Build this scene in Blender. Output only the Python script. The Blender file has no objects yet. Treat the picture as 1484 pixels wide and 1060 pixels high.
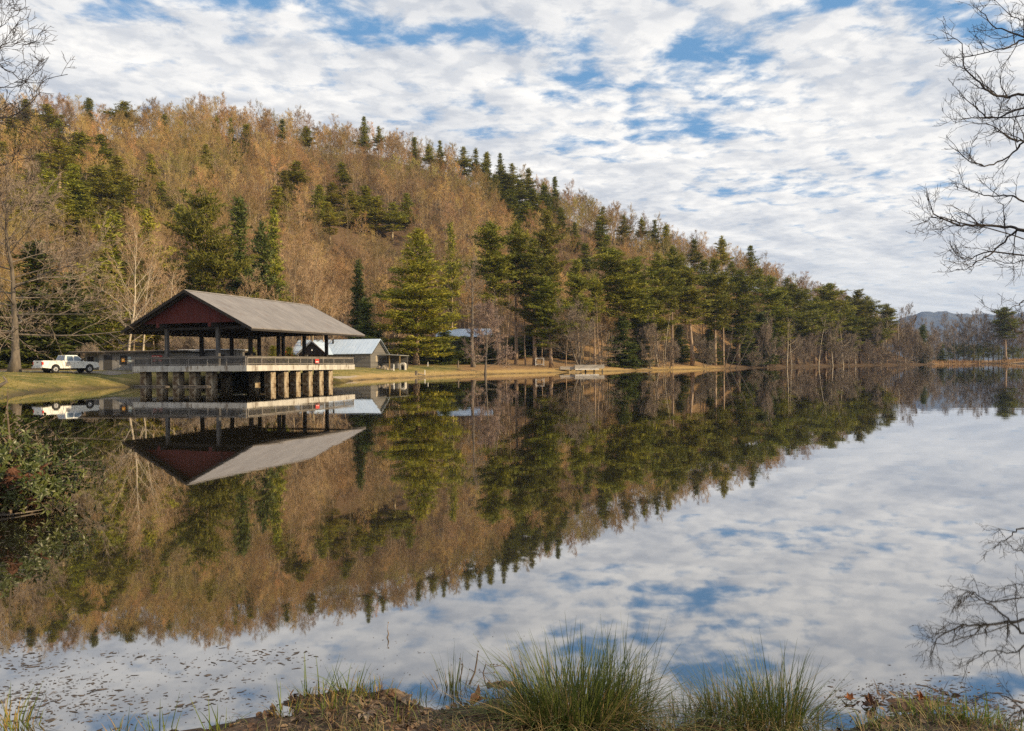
import bpy, math, random
import numpy as np
from mathutils import Vector, Matrix
R = math.radians
random.seed(7); np.random.seed(7)
scn = bpy.context.scene
COL = scn.collection

# ------------------------------------------------------------------ camera
F_PX = 1165.0                      # focal length in pixels of a 1484 wide frame
EYE = Vector((0, 0, 2.0))
ROLL = R(0.5); PITCH = -1.8 / F_PX
fwd = Vector((0, math.cos(PITCH), math.sin(PITCH)))
up0 = Vector((0, -math.sin(PITCH), math.cos(PITCH)))
rgt = Vector((1, 0, 0)) * math.cos(ROLL) - up0 * math.sin(ROLL)
upv = Vector((1, 0, 0)) * math.sin(ROLL) + up0 * math.cos(ROLL)
cd = bpy.data.cameras.new('camera'); cam = bpy.data.objects.new('camera', cd); COL.objects.link(cam)
cd.sensor_width = 36; cd.lens = 36 * F_PX / 1484; cd.clip_start = 0.05; cd.clip_end = 20000
m = Matrix((( rgt.x, upv.x, -fwd.x, EYE.x), (rgt.y, upv.y, -fwd.y, EYE.y), (rgt.z, upv.z, -fwd.z, EYE.z), (0, 0, 0, 1)))
cam.matrix_world = m
scn.camera = cam

def ray(px, py):
    return fwd + rgt * ((px - 742) / F_PX) + upv * ((530 - py) / F_PX)
def PIX(px, py, Y):                # the point seen at a photo position, Y metres away
    r = ray(px, py); return EYE + r * (Y / r.y)
def WAT(px, py):                   # the same on the water level
    r = ray(px, py); t = -EYE.z / r.z; p = EYE + r * t
    return (p.x, p.y)
def XY(px, Y):
    p = PIX(px, 528, Y); return p.x, p.y

# ------------------------------------------------------------------ light
SUN_DIR = Vector((0.93, -0.36, 0.42)).normalized()      # towards the sun
sun_el = math.asin(SUN_DIR.z); sun_az = math.atan2(SUN_DIR.x, SUN_DIR.y)
sl = bpy.data.lights.new('sun', 'SUN'); sl.energy = 5.0; sl.angle = R(0.8); sl.color = (1.0, 0.76, 0.44)
so = bpy.data.objects.new('sun', sl); COL.objects.link(so)
so.rotation_euler = SUN_DIR.to_track_quat('Z', 'Y').to_euler(); so.location = (60, -40, 60)
scn.view_settings.view_transform = 'Standard'; scn.view_settings.look = 'None'
scn.view_settings.exposure = 0.27; scn.view_settings.gamma = 1.0
try: scn.view_settings.use_curve_mapping = False
except Exception: pass
cy = scn.cycles
cy.use_denoising = False
cy.max_bounces = 6; cy.diffuse_bounces = 2; cy.glossy_bounces = 3; cy.transmission_bounces = 3; cy.transparent_max_bounces = 6
cy.caustics_reflective = False; cy.caustics_refractive = False

class NT:                          # small helper for node trees
    def __init__(s, nt): s.nt = nt; s.n = nt.nodes; s.l = nt.links
    def new(s, t, **kw):
        o = s.n.new(t)
        for k, v in kw.items(): setattr(o, k, v)
        return o
    def put(s, sock, v):
        if isinstance(v, bpy.types.NodeSocket): s.l.new(v, sock)
        elif v is not None: sock.default_value = v
    def math(s, op, a, b=None, c=None, clamp=False):
        o = s.new('ShaderNodeMath', operation=op, use_clamp=clamp)
        for i, v in enumerate((a, b, c)):
            if v is not None: s.put(o.inputs[i], v)
        return o.outputs[0]
    def vmath(s, op, a, b=None):
        o = s.new('ShaderNodeVectorMath', operation=op)
        s.put(o.inputs[0], a)
        if b is not None: s.put(o.inputs[1], b)
        return o.outputs['Value'] if op in ('LENGTH', 'DOT_PRODUCT') else o.outputs[0]
    def noise(s, vec, scale, detail=4, rough=.5, dist=0.0):
        o = s.new('ShaderNodeTexNoise'); s.put(o.inputs['Vector'], vec)
        o.inputs['Scale'].default_value = scale; o.inputs['Detail'].default_value = detail
        o.inputs['Roughness'].default_value = rough; o.inputs['Distortion'].default_value = dist
        return o.outputs['Fac']
    def step(s, v, a, b, c=0.0, d=1.0, smooth=True):
        o = s.new('ShaderNodeMapRange', interpolation_type='SMOOTHSTEP' if smooth else 'LINEAR')
        s.put(o.inputs[0], v)
        for i, q in enumerate((a, b, c, d)): o.inputs[i + 1].default_value = q
        return o.outputs[0]
    def mix(s, f, a, b, blend='MIX'):
        o = s.new('ShaderNodeMix', data_type='RGBA', blend_type=blend)
        s.put(o.inputs[0], f)
        for i, v in ((6, a), (7, b)):
            if isinstance(v, tuple) and len(v) == 3: v = v + (1,)
            s.put(o.inputs[i], v)
        return o.outputs[2]

def make_world():
    w = bpy.data.worlds.new('World'); scn.world = w; w.use_nodes = True
    t = NT(w.node_tree); t.n.clear()
    sky = t.new('ShaderNodeTexSky', sky_type='NISHITA')
    sky.sun_disc = False; sky.sun_elevation = sun_el; sky.sun_rotation = sun_az
    sky.air_density = 1.0; sky.dust_density = 0.4; sky.ozone_density = 2.0
    tc = t.new('ShaderNodeTexCoord').outputs['Generated']
    sp = t.new('ShaderNodeSeparateXYZ'); t.l.new(tc, sp.inputs[0])
    z = t.math('MAXIMUM', sp.outputs[2], 0.0)
    dz = t.math('ADD', z, 0.07)
    cb = t.new('ShaderNodeCombineXYZ')
    t.l.new(t.math('DIVIDE', sp.outputs[0], dz), cb.inputs[0])
    t.l.new(t.math('DIVIDE', sp.outputs[1], dz), cb.inputs[1])
    P = cb.outputs[0]
    def uv(px, py):
        r = ray(px, py).normalized(); return r.x / (r.z + .07), r.y / (r.z + .07)
    n1 = t.noise(P, 7.0, 10, .60, .2)
    off = t.vmath('ADD', P, (0.045, 0.02, 0))
    n1b = t.noise(off, 7.0, 6, .58, .2)
    # the sheet runs in long bands across the view
    bd = t.new('ShaderNodeCombineXYZ')
    t.l.new(t.math('MULTIPLY', t.vmath('DOT_PRODUCT', P, (.81, .59, 0)), .55), bd.inputs[0]); t.l.new(t.math('MULTIPLY', t.vmath('DOT_PRODUCT', P, (-.59, .81, 0)), 1.5), bd.inputs[1])
    PB = bd.outputs[0]
    n2 = t.noise(t.vmath('ADD', PB, (3.7, 1.2, 0)), 1.6, 4, .5)
    # clearings in the cloud sheet
    gaps = None
    wn_ = t.new('ShaderNodeTexNoise'); t.l.new(P, wn_.inputs['Vector']); wn_.inputs['Scale'].default_value = 2.6; wn_.inputs['Detail'].default_value = 4
    PW = t.vmath('ADD', P, t.vmath('MULTIPLY', t.vmath('SUBTRACT', wn_.outputs['Color'], (.5, .5, .5)), (.75, .55, 0)))
    for px, py, ru, rv, k in ((350, 14, .50, .10, .95), (480, 28, .42, .12, 1.1), (600, 44, .36, .13, .95), (740, 74, .34, .14, .66), (850, 98, .24, .17, 1.0), (985, 178, .30, .34, .82),
                              (1055, 75, .16, .2, 1.0), (1205, 10, .2, .11, 1.1), (1390, 24, .34, .11, 1.05), (890, 195, .28, .30, .6), (930, 130, .2, .2, .75), (680, 170, .3, .2, .35), (1330, 265, .4, .5, .3), (1130, 270, .35, .45, .35)):
        u0, v0 = uv(px, py)
        q = t.vmath('SUBTRACT', PW, (u0, v0, 0))
        cb_ = t.new('ShaderNodeCombineXYZ')
        th_ = .34 if u0 < .1 else .60
        t.l.new(t.vmath('DOT_PRODUCT', q, (math.cos(th_) / ru / 1.15, math.sin(th_) / ru / 1.15, 0)), cb_.inputs[0]); t.l.new(t.vmath('DOT_PRODUCT', q, (-math.sin(th_) / rv / 1.1, math.cos(th_) / rv / 1.1, 0)), cb_.inputs[1])
        g = t.step(t.vmath('LENGTH', cb_.outputs[0]), 0.0, 1.5, k * .9, 0.0)
        gaps = g if gaps is None else t.math('MAXIMUM', gaps, g)
    c = t.math('ADD', t.math('SUBTRACT', t.math('MULTIPLY', n1, 1.7), .225), t.math('MULTIPLY', n2, .40))
    c = t.math('SUBTRACT', t.math('ADD', c, .10), t.math('MULTIPLY', gaps, .52))
    cov = t.step(c, .36, .84)
    hz = t.step(z, .02, .16, 0.85, 0.0)           # the sheet closes towards the horizon
    cov = t.math('MAXIMUM', cov, hz)
    thick = t.step(c, .80, 1.1)
    lit = t.step(t.math('SUBTRACT', n1, n1b), -.09, .10)
    n3 = t.noise(t.vmath('ADD', PB, (9.1, 4.4, 0)), 1.7, 4, .5)
    n4 = t.noise(PB, 4.5, 7, .55)
    sh = t.math('ADD', t.math('MULTIPLY', t.math('MULTIPLY', lit, t.step(z, .05, .25, .35, 1.0)), .34), t.math('MULTIPLY', t.step(n3, .36, .62), .44))
    sh = t.math('ADD', sh, t.math('MULTIPLY', t.step(n4, .3, .7), .30))
    sh = t.math('SUBTRACT', sh, t.math('MULTIPLY', thick, .10), clamp=True)
    cc = t.mix(sh, (.46, .495, .555), (.92, .895, .855))
    skc = t.mix(1.0, sky.outputs[0], (.090, .098, .118), 'MULTIPLY')
    bl = t.mix(.7, skc, (.15, .335, .56))
    col = t.mix(cov, bl, cc)
    # pale band low over the horizon
    col = t.mix(t.step(z, 0.0, .18, .60, 0.0), col, (.56, .59, .62))
    bg = t.new('ShaderNodeBackground'); t.l.new(col, bg.inputs[0]); bg.inputs[1].default_value = 1.0
    out = t.new('ShaderNodeOutputWorld'); t.l.new(bg.outputs[0], out.inputs[0])
make_world()

# ------------------------------------------------------------------ object helpers
def tag(o, label=None, cat=None, group=None, kind=None):
    if label: o['label'] = label
    if cat: o['category'] = cat
    if group: o['group'] = group
    if kind: o['kind'] = kind
    return o
def thing(name, label, cat, loc=(0, 0, 0), rz=0, group=None):
    o = bpy.data.objects.new(name, None); COL.objects.link(o)
    o.empty_display_size = .3; o.location = loc; o.rotation_euler = (0, 0, rz)
    return tag(o, label, cat, group)
class MB:
    def __init__(s): s.v = []; s.f = []
    def add(s, vs, fs):
        n = len(s.v); s.v.extend([tuple(p) for p in vs]); s.f.extend([tuple(i + n for i in f) for f in fs]); return s
    def box(s, x0, x1, y0, y1, z0, z1):
        vs = [(x0,y0,z0),(x1,y0,z0),(x1,y1,z0),(x0,y1,z0),(x0,y0,z1),(x1,y0,z1),(x1,y1,z1),(x0,y1,z1)]
        return s.add(vs, [(0,3,2,1),(4,5,6,7),(0,1,5,4),(1,2,6,5),(2,3,7,6),(3,0,4,7)])
    def prism(s, prof, y0, y1):     # outline in x,z (counter clockwise seen from -y) carried from y0 to y1
        n = len(prof); vs = [(x, y0, z) for x, z in prof] + [(x, y1, z) for x, z in prof]
        fs = [tuple(range(n)), tuple(range(2 * n - 1, n - 1, -1))]
        for i in range(n):
            j = (i + 1) % n; fs.append((i, i + n, j + n, j))
        return s.add(vs, fs)
    def tube(s, pts, rad, sides=6, cap=True):
        pts = [Vector(p) for p in pts]; n0 = len(s.v); N = len(pts)
        t = (pts[1] - pts[0]).normalized()
        a = t.orthogonal().normalized()
        for i, p in enumerate(pts):
            t = (pts[min(i + 1, N - 1)] - pts[max(i - 1, 0)])
            if t.length < 1e-9: t = Vector((0, 0, 1))
            t.normalize(); a = (a - t * a.dot(t))
            a = a.normalized() if a.length > 1e-6 else t.orthogonal().normalized()
            b = t.cross(a)
            r = rad[i] if hasattr(rad, '__len__') else rad
            for k in range(sides):
                q = 2 * math.pi * k / sides
                s.v.append(tuple(p + a * (r * math.cos(q)) + b * (r * math.sin(q))))
        for i in range(N - 1):
            for k in range(sides):
                k2 = (k + 1) % sides; A = n0 + i * sides
                s.f.append((A + k, A + k2, A + sides + k2, A + sides + k))
        if cap:
            s.f.append(tuple(n0 + k for k in range(sides - 1, -1, -1)))
            A = n0 + (N - 1) * sides; s.f.append(tuple(A + k for k in range(sides)))
        return s
    def tris(s, V):                 # V: (n,3,3)
        n0 = len(s.v); s.v.extend(map(tuple, V.reshape(-1, 3).tolist()))
        s.f.extend([(n0 + 3*i, n0 + 3*i + 1, n0 + 3*i + 2) for i in range(len(V))]); return s
    def mesh(s, name, mats, smooth=False):
        me = bpy.data.meshes.new(name); me.from_pydata(s.v, [], s.f)
        for m_ in (mats if isinstance(mats, (list, tuple)) else [mats]): me.materials.append(m_)
        if smooth: me.polygons.foreach_set('use_smooth', [True] * len(me.polygons))
        me.update(); return me
    def build(s, name, mat, parent=None, smooth=False, bevel=0):
        o = bpy.data.objects.new(name, s.mesh(name, mat, smooth)); COL.objects.link(o)
        if parent: o.parent = parent
        if bevel:
            b = o.modifiers.new('bevel', 'BEVEL'); b.width = bevel; b.segments = 2; b.limit_method = 'ANGLE'
        return o
def link_mesh(name, me, parent=None):
    o = bpy.data.objects.new(name, me); COL.objects.link(o)
    if parent: o.parent = parent
    return o
def copy_tree(o, parent=None):
    c = o.copy(); COL.objects.link(c)
    if parent: c.parent = parent
    for ch in list(o.children): copy_tree(ch, c)
    return c

# ------------------------------------------------------------------ materials
def mat(name, c1, c2=None, scale=3.0, rough=.8, detail=5, stretch=(1, 1, 1), bump=0.0, objrand=0.0, c3=None, s3=.5, translucent=0.0, metal=0.0, lo=.35, hi=.65, spec=.3, coords='Object', zone=None, zone2=None):
    m_ = bpy.data.materials.new(name); m_.use_nodes = True
    t = NT(m_.node_tree); t.n.clear()
    tc = t.new('ShaderNodeTexCoord').outputs[coords]
    vec = t.vmath('MULTIPLY', tc, stretch)
    c2 = c2 or c1
    n = t.noise(vec, scale, detail, .6)
    col = t.mix(t.step(n, lo, hi), c1, c2)
    if c3:
        col = t.mix(t.step(t.noise(t.vmath('ADD', vec, (5.3, 2.1, 7.7)), s3, 4, .6), .48, .62), col, c3)
    if zone:
        ps = t.new('ShaderNodeNewGeometry').outputs['Position']
        col = t.mix(t.step(t.noise(t.vmath('MULTIPLY', ps, (1, 1, 1.6)), .016, 4, .6), .40, .60), col, zone)
    if zone2: col = t.mix(t.step(t.noise(t.vmath('ADD', ps, (300, 90, 40)), .022, 4, .6), .52, .66), col, zone2)
    if objrand:
        oi = t.new('ShaderNodeObjectInfo').outputs['Random']
        h = t.new('ShaderNodeHueSaturation'); t.l.new(col, h.inputs['Color'])
        t.l.new(t.step(oi, 0, 1, 1 - objrand, 1 + objrand, False), h.inputs['Value'])
        r2 = t.math('FRACT', t.math('MULTIPLY', oi, 7.31))
        t.l.new(t.step(r2, 0, 1, .5 - .014 * objrand / .3, .5 + .014 * objrand / .3, False), h.inputs['Hue'])
        col = h.outputs[0]
    b = t.new('ShaderNodeBsdfPrincipled'); t.l.new(col, b.inputs['Base Color'])
    b.inputs['Roughness'].default_value = rough; b.inputs['Metallic'].default_value = metal
    b.inputs['Specular IOR Level'].default_value = spec
    if bump:
        bp = t.new('ShaderNodeBump'); bp.inputs['Strength'].default_value = bump; bp.inputs['Distance'].default_value = .05
        t.l.new(n, bp.inputs['Height']); t.l.new(bp.outputs[0], b.inputs['Normal'])
    sh = b.outputs[0]
    if translucent:
        tr = t.new('ShaderNodeBsdfTranslucent'); t.l.new(col, tr.inputs[0])
        mx = t.new('ShaderNodeMixShader'); mx.inputs[0].default_value = translucent
        t.l.new(sh, mx.inputs[1]); t.l.new(tr.outputs[0], mx.inputs[2]); sh = mx.outputs[0]
    o = t.new('ShaderNodeOutputMaterial'); t.l.new(sh, o.inputs[0])
    return m_
def boards(name, c1, c2, width, axis, rough=.85, gap=.06, stain=None):   # board siding: seams every `width` metres along an axis
    m_ = bpy.data.materials.new(name); m_.use_nodes = True
    t = NT(m_.node_tree); t.n.clear()
    tc = t.new('ShaderNodeTexCoord').outputs['Object']
    sp = t.new('ShaderNodeSeparateXYZ'); t.l.new(tc, sp.inputs[0])
    co = {'x': sp.outputs[0], 'y': sp.outputs[1], 'z': sp.outputs[2], 'xy': t.math('ADD', sp.outputs[0], sp.outputs[1])}[axis]
    q = t.math('DIVIDE', co, width)
    fr = t.math('FRACT', q); cell = t.math('FLOOR', q)
    wn = t.new('ShaderNodeTexWhiteNoise', noise_dimensions='1D'); t.l.new(cell, wn.inputs['W'])
    st = (1, 1, .12) if axis in ('x', 'y', 'xy') else (.1, .1, 2)
    n = t.noise(t.vmath('MULTIPLY', tc, st), 9, 5, .65)
    f = t.math('ADD', t.math('MULTIPLY', wn.outputs[0], .55), t.math('MULTIPLY', n, .55), clamp=True)
    col = t.mix(f, c1, c2)
    if stain:
        n2 = t.noise(t.vmath('MULTIPLY', tc, (1.5, 1.5, .5)), 1.6, 5, .7)
        col = t.mix(t.step(n2, .50, .68), col, stain)
    seam = t.step(fr, 0, gap, 0, 1, False)
    dk = tuple(x * .25 for x in c1)
    col = t.mix(seam, dk, col)
    b = t.new('ShaderNodeBsdfPrincipled'); t.l.new(col, b.inputs['Base Color']); b.inputs['Roughness'].default_value = rough
    b.inputs['Specular IOR Level'].default_value = .2
    bp = t.new('ShaderNodeBump'); bp.inputs['Strength'].default_value = .5; bp.inputs['Distance'].default_value = .02
    t.l.new(t.math('MULTIPLY', seam, f), bp.inputs['Height']); t.l.new(bp.outputs[0], b.inputs['Normal'])
    o = t.new('ShaderNodeOutputMaterial'); t.l.new(b.outputs[0], o.inputs[0])
    return m_

M = {}
M['bark_tan'] = mat('bark_tan', (.27, .20, .125), (.42, .33, .22), 1.2, .9, objrand=.35)
M['twig_tan'] = mat('twig_tan', (.335, .212, .082), (.465, .315, .125), .4, .9, objrand=.45, zone=(.25, .17, .085), zone2=(.27, .225, .065))
M['bark_grey'] = mat('bark_grey', (.105, .088, .072), (.20, .17, .14), 3, .9, stretch=(1, 1, .3), bump=.4)
M['twig_grey'] = mat('twig_grey', (.20, .158, .122), (.31, .25, .19), .5, .9, objrand=.15)
M['bark_pale'] = mat('bark_pale', (.42, .36, .27), (.55, .48, .38), 2, .85)
M['twig_pale'] = mat('twig_pale', (.36, .24, .14), (.46, .32, .19), .5, .9)
M['bark_dark'] = mat('bark_dark', (.025, .02, .018), (.06, .05, .042), 6, .9)
M['bark_pine'] = mat('bark_pine', (.23, .165, .115), (.40, .30, .215), 3, .9, stretch=(1, 1, .25), bump=.4)
M['needle'] = mat('needle', (.125, .142, .016), (.235, .225, .024), .45, .65, objrand=.25, translucent=.2)
M['needle_dark'] = mat('needle_dark', (.060, .084, .016), (.125, .145, .024), .5, .6, objrand=.2, translucent=.15)
M['needle_gold'] = mat('needle_gold', (.165, .185, .017), (.32, .285, .027), .3, .65, objrand=.1, translucent=.22)
M['needle_hill'] = mat('needle_hill', (.185, .195, .022), (.31, .285, .032), .4, .65, objrand=.35, translucent=.2)

# ------------------------------------------------------------------ terrain
def pav(s, t_, z=0):               # pavilion plan: s metres left from its right side, t metres back from its front
    e = Vector((math.sin(R(18)), math.cos(R(18)), 0)); w = Vector((-e.y, e.x, 0))
    return Vector((-26.1, 79.0, 0)) + w * s + e * t_ + Vector((0, 0, z))
LAKE = [WAT(-60, 1054), WAT(60, 1060), WAT(180, 1056), WAT(300, 1052), WAT(370, 1036), WAT(425, 1012), WAT(500, 1003), WAT(560, 1006), WAT(590, 1020), WAT(640, 1028), WAT(700, 1016), WAT(745, 1002), WAT(775, 1016),
        WAT(790, 1036), WAT(860, 1046), WAT(950, 1050), WAT(1010, 1044), WAT(1090, 1050), WAT(1170, 1062), WAT(1230, 1058), WAT(1280, 1042), WAT(1340, 1036), WAT(1400, 1044), WAT(1450, 1060), WAT(1560, 1080),
        (4.6, 4.6), (8, 7), (11.5, 13), (16.9, 23.5), (22, 33), (60, 84), (140, 190), (330, 440), WAT(1500, 527.4)]
LAKE += [XY(px, Y) for px, Y in ((1440, 452), (1400, 448), (1362, 440), (1350, 398), (1290, 382), (1240, 362), (1200, 340), (1160, 312), (1120, 290), (1085, 278), (1050, 263), (1000, 243), (960, 228), (915, 212), (880, 203), (840, 193), (800, 185), (735, 170), (700, 160), (662, 153), (600, 128), (551, 119), (510, 107))]
LAKE += [tuple(pav(s, t_)[:2]) for s, t_ in ((-1.5, 17.5), (3, 15.5), (8, 11), (12, 6.5), (14.2, 2.0))]
LAKE += [XY(150, 79), XY(100, 77), XY(60, 71), XY(30, 62), XY(0, 52), (-27, 40), (-20, 26), (-11.5, 16.5), (-8.2, 13.2), (-7.3, 11.8), (-7.5, 9.5), (-6.2, 7.2), (-4.4, 5.2)]
LK = np.array(LAKE)

def lake_dist(x, y):               # >0 on land, <0 over water
    x = np.asarray(x, float); y = np.asarray(y, float); sh = x.shape; x = x.ravel(); y = y.ravel()
    d = np.full(x.shape, 1e9); ins = np.zeros(x.shape, bool)
    n = len(LK)
    for i in range(n):
        ax, ay = LK[i]; bx, by = LK[(i + 1) % n]
        dx, dy = bx - ax, by - ay; L = dx * dx + dy * dy + 1e-12
        tt = np.clip(((x - ax) * dx + (y - ay) * dy) / L, 0, 1)
        d = np.minimum(d, np.hypot(x - ax - tt * dx, y - ay - tt * dy))
        c = ((ay > y) != (by > y)) & (x < (bx - ax) * (y - ay) / (by - ay + 1e-12) + ax)
        ins ^= c
    return np.where(ins, -d, d).reshape(sh)

T_PX = [-250, 0, 100, 200, 300, 400, 500, 600, 700, 800, 850, 900, 950, 1000, 1050, 1100, 1150, 1200, 1250, 1290, 1330]
T_TOP = [150, 150, 150, 152, 156, 164, 180, 200, 224, 260, 286, 306, 326, 341, 358, 381, 402, 420, 440, 462, 500]
T_YR = [340, 340, 345, 355, 370, 385, 395, 400, 400, 395, 390, 380, 372, 365, 362, 372, 395, 415, 430, 440, 450]
F_PXT = [-250, 100, 300, 430, 560, 700, 800, 900, 1000, 1100, 1200, 1300, 1340]
F_Y = [118, 120, 126, 150, 190, 205, 215, 232, 255, 300, 360, 415, 430]
T_ZR = [max(0.5, (528.2 - 0.0088 * (p - 742) - tp) / F_PX * yr + 2 - 17) for p, tp, yr in zip(T_PX, T_TOP, T_YR)]
T_ZR[-1] = 0; T_ZR[-2] = 5
def hill(x, y):
    x = np.asarray(x, float); y = np.asarray(y, float)
    ys = np.maximum(y, 1.0); px = 742 + F_PX * x / ys
    yf = np.interp(px, F_PXT, F_Y); yr = np.interp(px, T_PX, T_YR); zr = np.interp(px, T_PX, T_ZR)
    t_ = np.clip((y - yf) / (yr - yf), 0, 1)
    s = np.where(t_ < .18, t_ * t_ / .36 * .9, 0) + np.where(t_ >= .18, .081 + (t_ - .18) * (1 - .081) / .82, 0)
    z = zr * s
    ov = np.clip(y - yr, 0, None)
    z = z * np.clip(1 - (ov / 260) ** 2 * .8 - ov / 900, 0, 1)
    z = z + (z / (z + 15)) * (1.6 * np.sin(x * .071 + y * .03) + 1.3 * np.sin(x * .033 - y * .055 + 1) + .8 * np.sin(x * .15 + y * .11))
    return np.where((y > 30) & (x > -600), z, 0)
B_Y = [-50, 8, 20, 45, 72, 95, 112, 150, 300, 430, 480]
B_H = [.20, .20, .6, 1.1, 1.75, 1.85, 2.1, 2.3, 2.4, 1.6, 1.3]
B_S = [2, 2, 2, 5, 5.5, 5, 11, 12, 8, 6, 5]
def terr(x, y):
    x = np.asarray(x, float); y = np.asarray(y, float)
    d = lake_dist(x, y)
    wob = .35 * np.sin(x * 1.9 + y * .7) + .25 * np.sin(x * .8 - y * 1.7)
    d = d + wob * np.clip(y / 40, 0.06, .7) * np.exp(-np.abs(d) / np.clip(y / 8, .6, 8))
    h = np.interp(y, B_Y, B_H); s = np.interp(y, B_Y, B_S)
    land = h * (1 - np.exp(-np.clip(d, 0, None) / s))
    bed = -.03 - 1.9 * (1 - np.exp(np.clip(d, None, 0) / np.clip(s * 1.2, 1.5, 6)))
    z = np.where(d > 0, land, bed)
    near = np.clip(1 - y / 9, 0, 1) * (d > 0)
    z = z + near * .016 * (np.sin(x * 9.1 + y * 5) + np.sin(x * 5.3 - y * 11) + .7 * np.sin(x * 23 + y * 17)) * np.clip(d / .15, 0, 1)
    far = np.clip((np.hypot(x, y) - 500) / 900, 0, 1)
    return z + hill(x, y) * np.clip(d / 12, 0, 1) + far * 1.5 * np.sin(x * .012) * np.sin(y * .009)
def gz(x, y): return float(terr(np.array([x]), np.array([y]))[0])

def build_ground():
    az = np.concatenate([np.arange(-180, -46, 3.0), np.arange(-46, 46, .22), np.arange(46, 180, 3.0)])
    rr = np.concatenate([np.arange(.5, 3, .25), np.arange(3, 7.5, .035), np.arange(7.5, 16, .2), np.arange(16, 60, .9), np.arange(60, 125, .7), np.arange(125, 300, 1.7), np.arange(300, 520, 3.2), np.geomspace(520, 6000, 22)])
    A, Rr = np.meshgrid(np.radians(az), rr, indexing='ij')
    X = Rr * np.sin(A); Y = Rr * np.cos(A); Z = terr(X, Y); D = lake_dist(X, Y)
    na, nr = A.shape
    V = np.stack([X, Y, Z], -1).reshape(-1, 3)
    idx = np.arange(na * nr).reshape(na, nr)
    a = idx; b = np.roll(idx, -1, 0)
    Q = np.stack([a[:, :-1], b[:, :-1], b[:, 1:], a[:, 1:]], -1).reshape(-1, 4)[:, ::-1]
    Q = np.concatenate([Q])
    me = bpy.data.meshes.new('ground')
    me.vertices.add(len(V)); me.vertices.foreach_set('co', V.ravel())
    me.loops.add(Q.size); me.loops.foreach_set('vertex_index', Q.ravel().astype(np.int32))
    me.polygons.add(len(Q)); me.polygons.foreach_set('loop_start', np.arange(0, Q.size, 4, dtype=np.int32)); me.polygons.foreach_set('loop_total', np.full(len(Q), 4, np.int32))
    me.update(); me.validate()
    me.polygons.foreach_set('use_smooth', [True] * len(me.polygons))
    PXs = 742 + F_PX * X / np.maximum(Y, 1)
    lawn = np.clip((125 - Y) / 12, 0, 1) * np.clip((Y - 25) / 15, 0, 1) * (PXs < 560) * np.clip((22 - np.abs(D)) / 6, 0, 1)
    lawn2 = np.clip((700 - PXs) / 60, 0, 1) * np.clip((PXs - 420) / 40, 0, 1) * np.clip((26 - D) / 8, 0, 1) * (Y > 100) * (Y < 200) * .8
    g = np.maximum(lawn, lawn2)
    sand = np.clip(1 - np.abs(D - 2.3) / 1.6, 0, 1) * np.clip((655 - PXs) / 60, 0, 1) * (PXs > 440) * (Y > 96) * (Y < 150)
    mud = np.clip((9 - Y) / 3, 0, 1) * (np.hypot(X, Y) < 30)
    wet = np.clip(1 - np.clip(D, 0, None) / 1.0, 0, 1)
    straw = np.clip((PXs - 560) / 80, 0, 1) * np.clip((1075 - PXs) / 40, 0, 1) * np.clip((38 - D) / 10, 0, 1) * (Y > 110)
    for nm, ar in (('lawn', g), ('sand', sand), ('mud', mud), ('straw', straw), ('wet', np.exp(-np.clip(D - .2, 0, None) / .8) * (Y > 20)), ('edge', np.exp(-np.clip(D - 1.0, 0, None) / 6.0) * np.clip((PXs - 470) / 60, 0, 1) * np.clip((1075 - PXs) / 60, 0, 1) * (Y > 96)), ('marsh', (Y > 425) * (PXs > 1335) * 1.0)):
        at = me.attributes.new(nm, 'FLOAT', 'POINT'); at.data.foreach_set('value', ar.ravel().astype(np.float32))
    m_ = bpy.data.materials.new('ground_cover'); m_.use_nodes = True
    t = NT(m_.node_tree); t.n.clear()
    tc = t.new('ShaderNodeTexCoord').outputs['Object']
    def attr(n): 
        o = t.new('ShaderNodeAttribute', attribute_name=n); return o.outputs['Fac']
    nb = t.noise(tc, .12, 5, .6); nm_ = t.noise(tc, .9, 6, .65); nf = t.noise(tc, 7, 6, .7)
    litter = t.mix(t.step(nm_, .3, .7), (.085, .055, .034), (.15, .095, .052))
    straw_c = t.mix(t.step(nm_, .3, .7), (.20, .112, .050), (.32, .21, .098))
    grass = t.mix(t.step(nm_, .35, .65), (.165, .15, .030), (.30, .235, .068))
    grass = t.mix(t.step(nb, .45, .62), grass, (.085, .105, .020))
    grass = t.mix(t.step(t.noise(t.vmath('MULTIPLY', tc, (.35, 1.2, 1)), .9, 6, .7), .48, .66), grass, (.38, .285, .11))
    grass = t.mix(t.step(nf, .52, .75), grass, (.27, .20, .085))
    sandc = t.mix(nf, (.36, .30, .24), (.46, .40, .33))
    mudc = t.mix(t.step(nf, .35, .65), (.028, .019, .014), (.085, .055, .038))
    marshc = t.mix(nm_, (.28, .17, .08), (.42, .27, .13))
    col = t.mix(attr('straw'), litter, straw_c)
    lf = t.step(t.math('ADD', attr('lawn'), t.math('MULTIPLY', t.math('SUBTRACT', nm_, .5), .7)), .35, .6)
    col = t.mix(lf, col, grass)
    sf = t.step(t.math('ADD', attr('sand'), t.math('MULTIPLY', t.math('SUBTRACT', nm_, .5), .5)), .3, .5)
    col = t.mix(sf, col, sandc)
    col = t.mix(t.step(t.math('ADD', attr('edge'), t.math('MULTIPLY', t.math('SUBTRACT', nm_, .5), .9)), .35, .75), col, (.44, .30, .115))
    col = t.mix(attr('marsh'), col, marshc)
    col = t.mix(attr('mud'), col, mudc)
    col = t.mix(t.math('MULTIPLY', attr('wet'), .85), col, (.045, .035, .022))
    col = t.mix(t.math('MULTIPLY', t.step(nf, .5, .8), .35), col, tuple([.3, .2, .1]))
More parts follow.
